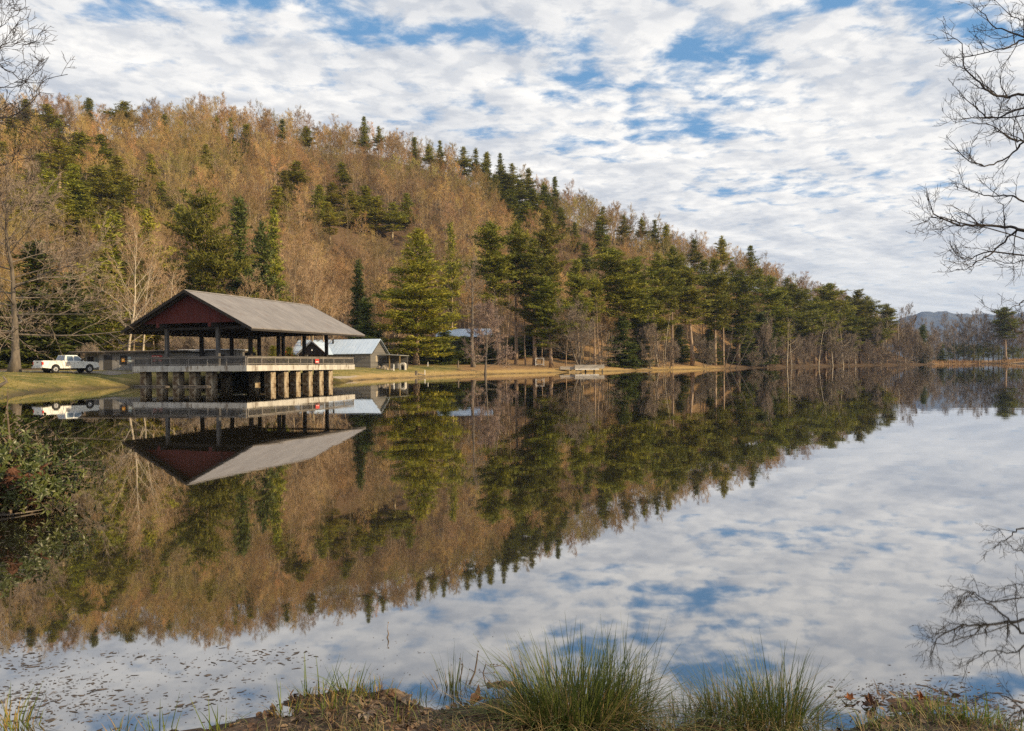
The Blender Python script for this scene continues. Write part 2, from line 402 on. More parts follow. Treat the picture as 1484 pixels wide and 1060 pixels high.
    b = t.new('ShaderNodeBsdfPrincipled'); t.l.new(col, b.inputs['Base Color']); t.l.new(t.step(attr('mud'), 0, 1, .95, .38), b.inputs['Roughness'])
    b.inputs['Specular IOR Level'].default_value = .25
    bp = t.new('ShaderNodeBump'); bp.inputs['Strength'].default_value = 1.0; bp.inputs['Distance'].default_value = .16
    t.l.new(t.math('ADD', t.math('MULTIPLY', nf, .5), nm_), bp.inputs['Height']); t.l.new(bp.outputs[0], b.inputs['Normal'])
    o = t.new('ShaderNodeOutputMaterial'); t.l.new(b.outputs[0], o.inputs[0])
    me.materials.append(m_)
    ob = link_mesh('ground', me); ob['kind'] = 'structure'
build_ground()

def build_water():
    m_ = bpy.data.materials.new('lake_water'); m_.use_nodes = True
    t = NT(m_.node_tree); t.n.clear()
    tc = t.new('ShaderNodeTexCoord').outputs['Object']
    na = t.noise(t.vmath('MULTIPLY', tc, (.6, 1.0, 1)), 1.3, 3, .5, .3)
    nb = t.noise(t.vmath('MULTIPLY', tc, (.10, .30, 1)), 1.0, 3, .5)
    calm = t.step(t.noise(t.vmath('MULTIPLY', tc, (.012, .045, 1)), 1.0, 3, .5), .42, .62, .25, 1.0)
    hgt = t.math('MULTIPLY', t.math('ADD', t.math('MULTIPLY', na, .30), t.math('MULTIPLY', nb, 1.0)), calm)
    bp = t.new('ShaderNodeBump'); bp.inputs['Strength'].default_value = .125; bp.inputs['Distance'].default_value = .03
    t.l.new(hgt, bp.inputs['Height'])
    fr = t.new('ShaderNodeFresnel'); fr.inputs['IOR'].default_value = 1.333; t.l.new(bp.outputs[0], fr.inputs['Normal'])
    fac = t.math('POWER', fr.outputs[0], .35)
    gl = t.new('ShaderNodeBsdfGlossy'); gl.inputs['Color'].default_value = (.93, .93, .94, 1); gl.inputs['Roughness'].default_value = .018
    t.l.new(bp.outputs[0], gl.inputs['Normal'])
    df = t.new('ShaderNodeBsdfDiffuse'); df.inputs['Color'].default_value = (.020, .017, .010, 1)
    mx = t.new('ShaderNodeMixShader'); t.l.new(fac, mx.inputs[0]); t.l.new(df.outputs[0], mx.inputs[1]); t.l.new(gl.outputs[0], mx.inputs[2])
    o = t.new('ShaderNodeOutputMaterial'); t.l.new(mx.outputs[0], o.inputs[0])
    b = MB(); b.add([(-60, 2.5, 0), (345, 2.5, 0), (345, 470, 0), (-60, 470, 0)], [(0, 1, 2, 3)])
    w = b.build('water', m_); w['kind'] = 'structure'
build_water()

def build_mountain():
    px = np.arange(1180, 2100, 6); D0 = 2600.0
    top = np.interp(px, [1180, 1260, 1300, 1320, 1340, 1370, 1392, 1425, 1455, 1484, 1560, 1700, 1900, 2100], [475, 470, 464, 457, 452, 452, 456, 456, 458, 454, 448, 460, 450, 470])
    top = top + .8 * np.sin(px * .21) + .6 * np.sin(px * .47)
    rows = []
    for k, f in enumerate(np.linspace(0, 1, 14)):
        Yk = D0 - 900 + 900 * f
        zt = (523 - top) / F_PX * D0
        z = zt * f ** 1.1 + 14 * np.sin(px * .04 + k * .9) * f * (1 - f) * 2 - 6 * (1 - f)
        rows.append(np.stack([(px - 742) / F_PX * Yk, np.full(px.shape, Yk), z + 2 * f], -1))
    Yk = D0 + 500; rows.append(np.stack([(px - 742) / F_PX * Yk, np.full(px.shape, Yk), px * 0 - 5], -1))
    n = len(px); b = MB(); b.v = [tuple(p) for r_ in rows for p in r_.tolist()]
    for k in range(len(rows) - 1):
        for i in range(n - 1): b.f.append((k*n+i, k*n+i+1, (k+1)*n+i+1, (k+1)*n+i))
    o = b.build('distant_hills', mat('hazed_forest', (.045, .072, .125), (.085, .108, .150), .012, 1, detail=8, lo=.4, hi=.6), smooth=True); o['kind'] = 'structure'  # forest colour with the blue of distant haze painted in
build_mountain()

# gravel drive the truck stands on: a sheet laid over the ground
def strip(name, pts, width, m_, lift=.03, n=60):
    P = np.array(pts, float); s = np.linspace(0, 1, len(P)); q = np.linspace(0, 1, n)
    cx = np.interp(q, s, P[:, 0]); cyy = np.interp(q, s, P[:, 1])
    tx = np.gradient(cx); ty = np.gradient(cyy); L = np.hypot(tx, ty); nx, ny = -ty / L, tx / L
    b = MB(); K = 7
    for i in range(n):
        for k in range(K):
            f = (k / (K - 1) - .5) * width * (1 + .12 * math.sin(i * .9))
            x, y = cx[i] + nx[i] * f, cyy[i] + ny[i] * f
            b.v.append((x, y, gz(x, y) + lift))
    for i in range(n - 1):
        for k in range(K - 1): b.f.append((i*K+k, i*K+k+1, (i+1)*K+k+1, (i+1)*K+k))
    o = b.build(name, m_, smooth=True); o['kind'] = 'structure'
strip('gravel_drive', [XY(-160, 84), XY(0, 86.5), XY(90, 87.6), XY(150, 90), XY(185, 93)], 5.0, mat('gravel', (.16, .14, .125), (.29, .25, .22), 6, .95, detail=8, c3=(.17, .15, .06), s3=.5))

# ------------------------------------------------------------------ pavilion over the water
M['fascia'] = boards('fascia_boards', (.36, .34, .31), (.62, .60, .55), .86, 'xy', .9, .035, stain=(.20, .165, .13))
M['rail'] = mat('weathered_rail', (.16, .145, .13), (.27, .25, .23), 2, .9, stretch=(.4, .4, 3))
M['picket'] = mat('grey_picket', (.10, .095, .09), (.17, .16, .15), 5, .9)
M['deckwood'] = boards('deck_planks', (.15, .13, .11), (.25, .22, .19), .18, 'x', .85)
M['oxblood'] = boards('oxblood_boards', (.085, .022, .020), (.120, .031, .027), .28, 'x', .8, .05, stain=(.070, .024, .022))
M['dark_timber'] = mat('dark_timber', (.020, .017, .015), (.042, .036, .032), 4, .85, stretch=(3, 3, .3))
M['grey_timber'] = mat('grey_timber', (.085, .08, .078), (.13, .125, .12), 4, .85, stretch=(3, 3, .3))
M['block'] = mat('stained_block', (.25, .19, .12), (.44, .375, .275), 1.6, .95, detail=8, bump=.5, c3=(.12, .075, .04), s3=1.2)
M['red'] = mat('red_paint', (.55, .045, .035), (.62, .07, .05), 8, .5)
M['white'] = mat('white_paint', (.74, .73, .70), (.80, .79, .77), 3, .5)
M['orange'] = mat('orange_paint', (.62, .26, .03), (.7, .32, .05), 4, .6)
M['black'] = mat('black_paint', (.012, .012, .013), (.03, .03, .03), 4, .6)

def metal_roof(name, c1, c2, width, axis, rough=.55, metal=.25, sh=.5):
    m_ = bpy.data.materials.new(name); m_.use_nodes = True
    t = NT(m_.node_tree); t.n.clear()
    tc = t.new('ShaderNodeTexCoord').outputs['Object']
    sp = t.new('ShaderNodeSeparateXYZ'); t.l.new(tc, sp.inputs[0])
    co = sp.outputs[1] if axis == 'y' else sp.outputs[0]
    fr = t.math('FRACT', t.math('DIVIDE', co, width))
    seam = t.step(t.math('ABSOLUTE', t.math('SUBTRACT', fr, .5)), .40, .5, 0, 1)
    st = (.15, 1, .15) if axis == 'y' else (1, .15, .15)
    n = t.noise(t.vmath('MULTIPLY', tc, st), 2.2, 6, .7)
    n2 = t.noise(tc, .5, 5, .65)
    col = t.mix(t.step(t.math('ADD', t.math('MULTIPLY', n, .6), t.math('MULTIPLY', n2, .4)), .35, .65), c1, c2)
    if name == 'worn_tin':
        col = t.mix(t.math('MULTIPLY', t.step(t.noise(t.vmath('MULTIPLY', tc, (.5, 1, .5)), 1.1, 7, .7), .54, .70), .55), col, (.17, .115, .085))
        col = t.mix(t.math('MULTIPLY', t.step(t.noise(t.vmath('MULTIPLY', tc, (.25, 2.2, .25)), 3.1, 4, .6), .58, .72), .5), col, (.36, .345, .33))
    col = t.mix(t.math('MULTIPLY', seam, sh), col, tuple(x * .62 for x in c1))
    b = t.new('ShaderNodeBsdfPrincipled'); t.l.new(col, b.inputs['Base Color']); b.inputs['Roughness'].default_value = rough; b.inputs['Metallic'].default_value = metal
    bp = t.new('ShaderNodeBump'); bp.inputs['Strength'].default_value = .6; bp.inputs['Distance'].default_value = .03
    t.l.new(seam, bp.inputs['Height']); t.l.new(bp.outputs[0], b.inputs['Normal'])
    o = t.new('ShaderNodeOutputMaterial'); t.l.new(b.outputs[0], o.inputs[0])
    return m_

def pavilion():
    r = thing('pavilion', 'open-sided lakeside pavilion with dark red gable standing on block piers over the water', 'pavilion', (-26.1, 79.0, 0), R(-18))
    W, L = 13.8, 21.4
    # deck and its boarded edge
    MB().box(-W + .06, -.06, .06, L - .06, 1.86, 2.08).build('deck', M['deckwood'], r)
    b = MB(); b.box(-W, 0, -.06, 0, 1.55, 2.13); b.box(0, .06, -.06, L, 1.55, 2.13); b.box(-W - .06, -W, -.06, L, 1.55, 2.13); b.build('fascia', M['fascia'], r)
    b = MB()
    for k in range(9): b.box(-W + .1, -.1, 1.2 + k * 2.4, 1.45 + k * 2.4, 1.60, 1.855)
    b.build('joist', M['dark_timber'], r)
    # railings, one per side
    def railing(p0, p1, gaps=()):
        p0, p1 = Vector(p0), Vector(p1); d = p1 - p0; n_ = max(1, round(d.length / 2.35)); u = d.normalized(); v = Vector((-u.y, u.x, 0))
        def bar(a, bb, w, z0, z1, mb):
            A = p0 + u * a; B = p0 + u * bb
            q = [A + v * w, B + v * w, B - v * w, A - v * w]
            mb.add([(p.x, p.y, z0) for p in q] + [(p.x, p.y, z1) for p in q], [(0,1,2,3),(7,6,5,4),(0,4,5,1),(1,5,6,2),(2,6,7,3),(3,7,4,0)])
        mb = MB(); bar(0, d.length, .11, 3.00, 3.05, mb); bar(.01, d.length - .01, .025, 2.84, 2.998, mb); bar(.01, d.length - .01, .03, 2.22, 2.30, mb)
        rail = mb.build('railing', M['rail'], r)
        mb = MB()
        k = .14
        while k < d.length - .1:
            bar(k, k + .035, .018, 2.302, 2.838, mb); k += .135
        mb.build('picket_row', M['picket'], rail)
        for k in range(n_ + 1):
            mb = MB(); a = min(max(d.length * k / n_, .06), d.length - .06); bar(a - .05, a + .05, .052, 2.085, 2.997, mb); mb.build('rail_post', M['rail'], rail)
    railing((-W + .08, .06, 0), (-.08, .06, 0)); railing((-.08, .2, 0), (-.08, L - .1, 0)); railing((-W + .08, .2, 0), (-W + .08, L - .1, 0))
    # block piers
    pier = MB(); h = 1.60
    for k in range(4):
        z0 = -1.2 + k * .7; pier.box(-.42 + .012 * (k % 2), .42 - .012 * (k % 2), -.42 + .012 * (k % 2), .42 - .012 * (k % 2), z0, min(z0 + .698, h))
    pm = None
    spots = [(-s, 1.0) for s in (13.1, 11.05, 8.98, 6.9, 4.86)] + [(-.72, t_) for t_ in (5.0, 7.3, 9.65, 12.0, 14.3, 16.3)] + [(-11.05, 6), (-6.9, 6), (-11.05, 11), (-6.9, 11), (-3.4, 11), (-3.4, 6), (-6.9, 16), (-11, 16)]
    for x, y in spots:
        if pm is None: o = pier.build('pier', M['block'], r, bevel=.03); pm = o
        else: o = pm.copy(); COL.objects.link(o); o.parent = r
        o.location = (x + random.uniform(-.05, .05), y, 0); o.rotation_euler = (0, 0, R(random.uniform(-3, 3)))
    # posts
    for s in (3.65, 9.9):
        for t_ in (.45, 5.7, 10.8, 16.0, 21.0):
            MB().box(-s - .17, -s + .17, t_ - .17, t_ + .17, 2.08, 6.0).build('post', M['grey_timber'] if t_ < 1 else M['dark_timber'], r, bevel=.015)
    # roof, two slabs meeting at the ridge
    xr, xl, y0, y1 = 1.5, -14.1, -1.2, L
    xc = (xr + xl) / 2; ze, zp = 5.78, 9.68
    sheet = metal_roof('worn_tin', (.165, .152, .146), (.255, .236, .225), .62, 'y', .6, .1, .22)
    th = .10
    sl = (zp - ze) / (xr - xc)
    roof = MB()
    roof.prism([(xr, ze), (xc + .002, zp), (xc + .002, zp - th), (xr, ze - th)], y0, y1)
    roof.prism([(xl, ze), (xl, ze - th), (xc - .002, zp - th), (xc - .002, zp)], y0, y1)
    ro = roof.build('roof', sheet, r)
    cap = MB(); cap.prism([(xc - .25, zp - .09), (xc + .25, zp - .09), (xc, zp + .05)], y0 - .02, y1 + .02); cap.build('ridge_cap', M['rail'], ro)
    # dark verge and eave boards
    for yy0, yy1 in ((y0 - .07, y0 - .003), (y1 + .003, y1 + .07)):
        b = MB()
        b.prism([(xr + .03, ze + .0), (xr + .03, ze - .30), (xc, zp - .28), (xc, zp + .02)], yy0, yy1)
        b.prism([(xl - .03, ze + .0), (xc, zp + .02), (xc, zp - .28), (xl - .03, ze - .30)], yy0, yy1)
        b.build('verge_board', M['dark_timber'], ro)
    b = MB(); b.box(xr - .02, xr + .03, y0, y1, ze - .30, ze - .11); b.box(xl - .03, xl + .02, y0, y1, ze - .30, ze - .11); b.build('eave_board', M['dark_timber'], ro)
    b = MB()
    k = y0 + .3
    while k < y1 - .2:
        b.prism([(xr - .05, ze - th - .004 + .0), (xc + .1, zp - th - .06), (xc + .1, zp - th - .28), (xr - .05, ze - th - .2)], k, k + .09)
        b.prism([(xl + .05, ze - th - .004), (xl + .05, ze - th - .2), (xc - .1, zp - th - .28), (xc - .1, zp - th - .06)], k, k + .09)
        k += .85
    b.build('rafter', M['dark_timber'], ro)
    # gables
    zg = 6.42; dx = (zg + .30 - ze) / sl
    for yy in (-.30, L - .5):
        MB().prism([(xl + dx, zg), (xr - dx, zg), (xc + .05, zp - th - .24), (xc - .05, zp - th - .24)], yy, yy + .06).build('gable', M['oxblood'], r)
    # long beams with their painted ends showing, and cross ties
    for s in (3.65, 9.9):
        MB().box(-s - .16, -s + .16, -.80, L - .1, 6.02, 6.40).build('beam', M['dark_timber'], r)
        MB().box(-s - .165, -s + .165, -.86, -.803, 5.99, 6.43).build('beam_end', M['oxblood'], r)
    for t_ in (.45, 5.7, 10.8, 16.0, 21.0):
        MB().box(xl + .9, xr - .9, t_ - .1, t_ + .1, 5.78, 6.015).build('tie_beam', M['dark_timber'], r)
    # red and white notice on the railing
    return r
PAV = pavilion()
def on_pav(x, y, z): return PAV.matrix_basis @ Vector((x, y, z))
def notice():
    p = on_pav(.075, 12.7, 0); o = thing('warning_notice', 'small red and white notice fixed to the pavilion railing', 'notice', p, R(-18))
    MB().box(.02, .05, -.4, .4, 2.32, 2.78).build('panel', M['red'], o)
    MB().box(.052, .056, -.3, .3, 2.42, 2.52).build('stripe', M['white'], o)
notice()
# plank ledges floating at the pier feet
for i, (s0, s1, t_, lb) in enumerate(((13.9, 9.2, .15, 'long weathered log lying at the waterline across the left piers'), (8.3, 4.2, .2, 'shorter weathered log lying at the waterline by the front middle piers'))):
    a = pav(s0, t_ , .06); bb = pav(s1, t_ - .25, .05)
    mb = MB(); N = 9
    pts = [a.lerp(bb, k / (N - 1)) + Vector((0, .05 * math.sin(k * 1.7), .02 * math.sin(k * 2.1))) for k in range(N)]
    mb.tube(pts, [.09 - .035 * k / N for k in range(N)], 7)
    tag(mb.build('floating_log', M['bark_grey'], None, True), lb, 'log')

# ------------------------------------------------------------------ pick-up truck
def truck():
    x, y = XY(96.5, 86.0); z = gz(x, y) + .035
    r = thing('pickup_truck', 'white four-door pickup truck parked on the gravel beside the dark cabin', 'pickup truck', (x, y, z), R(56))
    paint = mat('white_car_paint', (.76, .76, .74), (.80, .80, .78), 2, .28, spec=.5); glass = mat('tinted_glass', (.10, .15, .20), (.13, .19, .26), 2, .08, spec=.8)
    rub = mat('tyre_rubber', (.015, .015, .015), (.03, .03, .03), 6, .85); chrome = mat('chrome', (.6, .6, .6), (.7, .7, .7), 4, .25, metal=.8)
    tl = mat('tail_lamp', (.55, .02, .015), (.6, .03, .02), 6, .3); amber = mat('marker_lamp', (.8, .75, .65), (.75, .25, .05), 8, .3)
    L, W = 5.9, 1.98; hw = W / 2
    def arch(cx, rr, z0):           # wheel opening
        return [(cx + rr * math.cos(a), z0 + rr * math.sin(a)) for a in [math.pi - math.pi * k / 8 for k in range(9)]]
    zb, zs = .50, 1.22
    prof = [(-2.95, zb + .08), (-2.3, zb)] + arch(-1.62, .46, .48) + [(1.5 - .0, zb)] + arch(1.95, .46, .48)[0:] + [(2.55, zb), (2.88, zb + .06), (2.95, .72), (2.93, 1.02), (2.80, 1.14), (1.35, zs), (-.70, zs + .02), (-2.95, zs + .02)]
    body = MB(); body.prism(prof, -hw, hw)
    body.build('body', paint, r, bevel=.035)
    # cab with sloping glass
    def cabmesh(x0, x1, x2, x3, z0, z1, w0, w1):
        vs = []
        for (xa, xb, z_, w) in ((x0, x3, z0, w0), (x1, x2, z1, w1)):
            vs += [(xa, -w, z_), (xb, -w, z_), (xb, w, z_), (xa, w, z_)]
        return MB().add(vs, [(3,2,1,0),(4,5,6,7),(0,1,5,4),(1,2,6,5),(2,3,7,6),(3,0,4,7)])
    cb = cabmesh(-.72, -.50, .72, 1.45, 1.20, 1.88, .96, .78).build('cab', paint, r, bevel=.04)
    def pane(xa0, xa1, xb0, xb1, z0, z1, sgn):
        def yw(z_): return sgn * (.96 + (.78 - .96) * (z_ - 1.20) / .68 + .008)
        vs = [(xa0, yw(z0), z0), (xa1, yw(z0), z0), (xb1, yw(z1), z1), (xb0, yw(z1), z1)]
        vs2 = [(p[0], p[1] - sgn * .03, p[2]) for p in vs]
        return MB().add(vs + vs2, [(0,1,2,3),(7,6,5,4),(0,4,5,1),(1,5,6,2),(2,6,7,3),(3,7,4,0)])
    for sgn in (-1, 1):
        pane(-.50, .22, -.40, .22, 1.28, 1.78, sgn).build('side_window', glass, cb)
        pane(.34, 1.16, .34, .74, 1.28, 1.78, sgn).build('side_window', glass, cb)
        MB().box(-.38, -.16, sgn * hw - .012, sgn * hw + .02, 1.06, 1.10).build('door_handle', M['black'], r)
        MB().box(.62, .84, sgn * hw - .012, sgn * hw + .02, 1.06, 1.10).build('door_handle', M['black'], r)
        MB().box(1.02, 1.14, sgn * (hw + .10) - .11, sgn * (hw + .10) + .11, 1.24, 1.46).build('mirror', M['black'], r, bevel=.02)
        MB().box(-2.975, -2.83, sgn * (hw - .09) - .10, sgn * (hw - .09) + .105, .86, 1.16).build('tail_light', tl, r, bevel=.01)
        MB().box(2.83, 2.965, sgn * (hw - .2) - .19, sgn * (hw - .2) + .21, .82, 1.02).build('headlight', amber, r, bevel=.01)
        for cx in (-1.62, 1.95):
            wv = Vector((cx, sgn * (hw - .13), .40))
            w = MB().tube([wv + Vector((0, k, 0)) for k in (-.13, -.11, .11, .13)], [.36, .40, .40, .36], 22).build('wheel', rub, r, True)
            MB().tube([wv + Vector((0, sgn * .100, 0)), wv + Vector((0, sgn * .142, 0))], [.235, .225], 16).build('rim', chrome, w)
            MB().tube([wv + Vector((0, sgn * .143, 0)), wv + Vector((0, sgn * .165, 0))], [.07, .06], 10).build('hub', M['black'], w)
        # dark door seams
        for xx in (-.62, .28, 1.28): MB().box(xx - .008, xx + .008, sgn * hw - .004, sgn * hw + .004, .60, 1.20).build('door_seam', M['black'], r)
    def endpane(xa, xb, z0, z1, w0, w1, d):
        vs = [(xa, -w0, z0), (xa, w0, z0), (xb, w1, z1), (xb, -w1, z1)]; vs2 = [(p[0] + d, p[1], p[2]) for p in vs]
        return MB().add(vs + vs2, [(0,1,2,3),(7,6,5,4),(0,4,5,1),(1,5,6,2),(2,6,7,3),(3,7,4,0)])
    endpane(-.705, -.535, 1.28, 1.80, .82, .70, .03).build('rear_window', glass, cb)
    endpane(1.385, .80, 1.27, 1.82, .84, .72, -.03).build('windshield', glass, cb)
    # the bed: dark floor with raised rim, tailgate, bumpers
    MB().box(-2.86, -.80, -.86, .86, 1.241, 1.249).build('bed_floor', mat('bed_liner', (.05, .05, .05), (.09, .09, .09), 4, .8), r)
    b = MB(); b.box(-2.93, -.74, -hw + .01, -.87, 1.2, 1.30); b.box(-2.93, -.74, .87, hw - .01, 1.2, 1.30); b.build('bed_rail', paint, r, bevel=.015)
    tg = MB().box(-2.985, -2.93, -.80, .80, .74, 1.29).build('tailgate', paint, r, bevel=.015)
    MB().box(-3.0, -2.987, -.14, .14, 1.06, 1.16).build('gate_handle', M['black'], tg)
    MB().box(-3.12, -2.96, -.96, .96, .50, .70).build('bumper', chrome, r, bevel=.03)
    MB().box(2.93, 3.06, -.96, .96, .48, .68).build('bumper', chrome, r, bevel=.03)
    MB().box(-3.135, -3.122, -.17, .17, .54, .66).build('number_plate', M['white'], r)
    MB().box(2.94, 2.97, -.55, .55, .74, 1.0).build('grille', M['black'], r)
    MB().box(-2.3, 2.3, -.55, .55, .30, .50).build('underbody', M['black'], r)
truck()

# ------------------------------------------------------------------ dark cabin
M['char'] = boards('charcoal_boards', (.20, .194, .194), (.30, .29, .29), .32, 'x', .85, .06)
M['char_z'] = boards('grey_boards', (.13, .125, .125), (.18, .175, .175), .40, 'x', .85, .05)
def cabin():
    x0, y0 = XY(114, 95); zb = min(gz(x0, y0), gz(x0 + 12, y0)) - .02; base = Vector((x0, y0, zb))
    r = thing('lake_cabin', 'long low charcoal plank cabin with a flat roof behind the white truck', 'cabin', base, R(2))
    L, D, H = 12.6, 6.0, 2.35
    # walls: porch recess at the left, then the long front
    b = MB(); b.box(2.35, L, 0, .12, 0, H); b.box(2.35, 2.47, .12, D, 0, H); b.box(0, .12, 1.6, D, 0, H); b.box(.12, 2.35, 1.6, 1.72, 0, H); b.box(L - .12, L, .12, D, 0, H); b.box(.12, L - .12, D - .12, D, 0, H)
    b.build('wall', M['char'], r)
    MB().box(.0, .14, .0, .14, 0, H).build('porch_post', M['dark_timber'], r)
    MB().box(0, 2.35, .14, 1.6, 0, .1).build('porch_floor', M['deckwood'], r)
    wf = MB().box(1.0, 2.1, 1.54, 1.598, 1.05, 1.95).build('window', M['rail'], r)
    MB().box(1.08, 2.02, 1.52, 1.538, 1.12, 1.88).build('pane', mat('cabin_glass', (.12, .14, .15), (.2, .22, .22), 2, .1), wf)
    d = MB().box(.25, .95, 1.55, 1.598, .1, 1.95).build('door', M['dark_timber'], r); MB().box(.86, .9, 1.52, 1.548, 1, 1.05).build('handle', M['rail'], d)
    rf = MB(); rf.prism([(-.75, H + .04), (L + .4, H + .14), (L + .4, H + .30), (-.75, H + .20)], -.75, D + .3); rf.build('roof', mat('flat_roof', (.20, .18, .165), (.30, .28, .26), 1.2, .8), r)
    b = MB(); b.prism([(-.77, H - .04), (L + .42, H + .06), (L + .42, H + .25), (-.77, H + .15)], -.80, -.753); b.build('eave_board', M['dark_timber'], r)
    # shutter panel, poster board with an orange square, pale papers, chalk-white letters
    b = MB(); b.box(2.95, 3.9, -.045, -.003, .25, 2.1); s = b.build('shutter', boards('shutter_slats', (.055, .053, .055), (.075, .073, .075), .09, 'z'), r)
    pb = MB().box(4.85, 5.65, -.06, -.003, 1.0, 2.05).build('notice_board', M['black'], r); MB().box(5.02, 5.4, -.075, -.062, 1.3, 1.75).build('poster', M['orange'], pb)
    MB().box(5.09, 5.25, -.088, -.077, 1.42, 1.62).build('emblem', mat('pale_ink', (.75, .55, .2), (.8, .6, .3), 6, .6), pb)
    blue = mat('pale_blue_paper', (.45, .56, .60), (.62, .68, .70), 5, .7)
    MB().box(5.75, 6.1, -.02, -.003, 1.62, 1.92).build('paper', blue, r); MB().box(5.78, 6.12, -.02, -.003, 1.28, 1.52).build('paper', blue, r)
    b = MB()
    def stroke(pts): b.tube([(x, -.012, z) for x, z in pts], .017, 4)
    ox, oz = 4.75, .38
    stroke([(ox, oz + .5), (ox, oz)]); stroke([(ox, oz + .5), (ox + .2, oz + .42), (ox + .02, oz + .26)]); stroke([(ox, oz), (ox + .2, oz + .05)])
    stroke([(ox + .36, oz + .3), (ox + .48, oz + .04), (ox + .58, oz + .3), (ox + .46, oz - .2)]); stroke([(ox + .68, oz + .46), (ox + .68, oz + .02)]); stroke([(ox + .60, oz + .3), (ox + .8, oz + .32)])
    stroke([(ox + .92, oz + .36), (ox + .90, oz + .05), (ox + 1.06, oz + .05), (ox + 1.08, oz + .36)]); stroke([(ox + 1.4, oz + .42), (ox + 1.42, oz + .3)])
    b.build('painted_letters', M['white'], r)
    sg = MB().box(8.55, 9.75, -.07, -.003, 1.32, 2.02).build('red_sign', M['red'], r)
    b = MB()
    for k in range(4): b.box(8.65, 9.6 - .12 * (k % 2), -.082, -.072, 1.40 + k * .15, 1.45 + k * .15)
    b.build('sign_lettering', M['white'], sg)
    wf = MB().box(10.0, 11.1, -.05, -.003, 1.3, 1.95).build('window', M['rail'], r)
    MB().box(10.07, 11.03, -.064, -.052, 1.36, 1.9).build('pane', mat('dull_glass', (.10, .09, .07), (.18, .15, .10), 2, .15), wf)
    # low plank skirting with leaf-brown trim
    MB().box(2.3, L + .03, -.03, -.003, 0, .14).build('skirting', mat('skirt', (.2, .11, .07), (.26, .15, .09), 4, .9), r)
cabin()
def annex():
    x0, y0 = XY(262, 101); zb = gz(x0, y0) - .1
    r = thing('cabin_annex', 'pale grey plank annex with a tin roof seen through the pavilion', 'shed', (x0, y0, zb), R(1))
    L, D, H = 6.4, 5, 2.55
    b = MB(); b.box(0, L, 0, .12, 0, H); b.box(0, .12, .12, D, 0, H); b.box(L - .12, L, .12, D, 0, H); b.box(.12, L - .12, D - .12, D, 0, H); b.build('wall', M['char_z'], r)
    MB().prism([(-.2, H), (L + .4, H + .03), (L + .4, H + .14), (-.2, H + .11)], -.45, D + .2).build('roof', metal_roof('annex_tin', (.42, .42, .43), (.58, .58, .6), .6, 'x'), r)
    MB().box(.4, 2.6, -.05, -.003, 1.5, 1.62).build('shelf', M['black'], r)
    MB().box(4.6, 5.5, -.05, -.003, .1, 2.0).build('door', M['dark_timber'], r)
annex()
def cooler():
    p = on_pav(-9.0, 13, 2.08); o = thing('storage_box', 'black storage box on legs standing on the pavilion deck', 'box', p, R(-18))
    MB().box(-.55, .55, -.3, .3, .95, 1.5).build('body', M['black'], o, bevel=.03); MB().box(-.58, .58, -.33, .33, 1.503, 1.58).build('lid', M['dark_timber'], o, bevel=.02)
    for sx in (-.48, .48):
        for sy in (-.24, .24): MB().box(sx - .03, sx + .03, sy - .03, sy + .03, 0, .948).build('leg', M['black'], o)
cooler()
def picnic(x, y, rz, label):
    o = thing('picnic_table', label, 'table', on_pav(x, y, 2.082), R(-18 + rz), 'picnic tables under the pavilion roof')
    MB().box(-.95, .95, -.38, .38, .70, .75).build('tabletop', M['rail'], o)
    for s in (-1, 1):
        MB().box(-.95, .95, s * .72 - .13, s * .72 + .13, .42, .46).build('bench', M['rail'], o)
        b = MB(); b.prism([(s * .7 - .05, .46), (s * .7 + .05, .46), (s * .7 + .05, .56), (s * .7 - .05, .56)], -.7, .7)
        b.box(s * .7 - .045, s * .7 + .045, -.68, -.58, 0, .698); b.box(s * .7 - .045, s * .7 + .045, .58, .68, 0, .698); b.build('trestle', M['rail'], o)
picnic(-6.8, 8, 90, 'picnic table in the middle of the pavilion deck, nearer the lake end'); picnic(-6.6, 14.5, 86, 'picnic table deeper under the pavilion roof, nearer the wooded end'); 

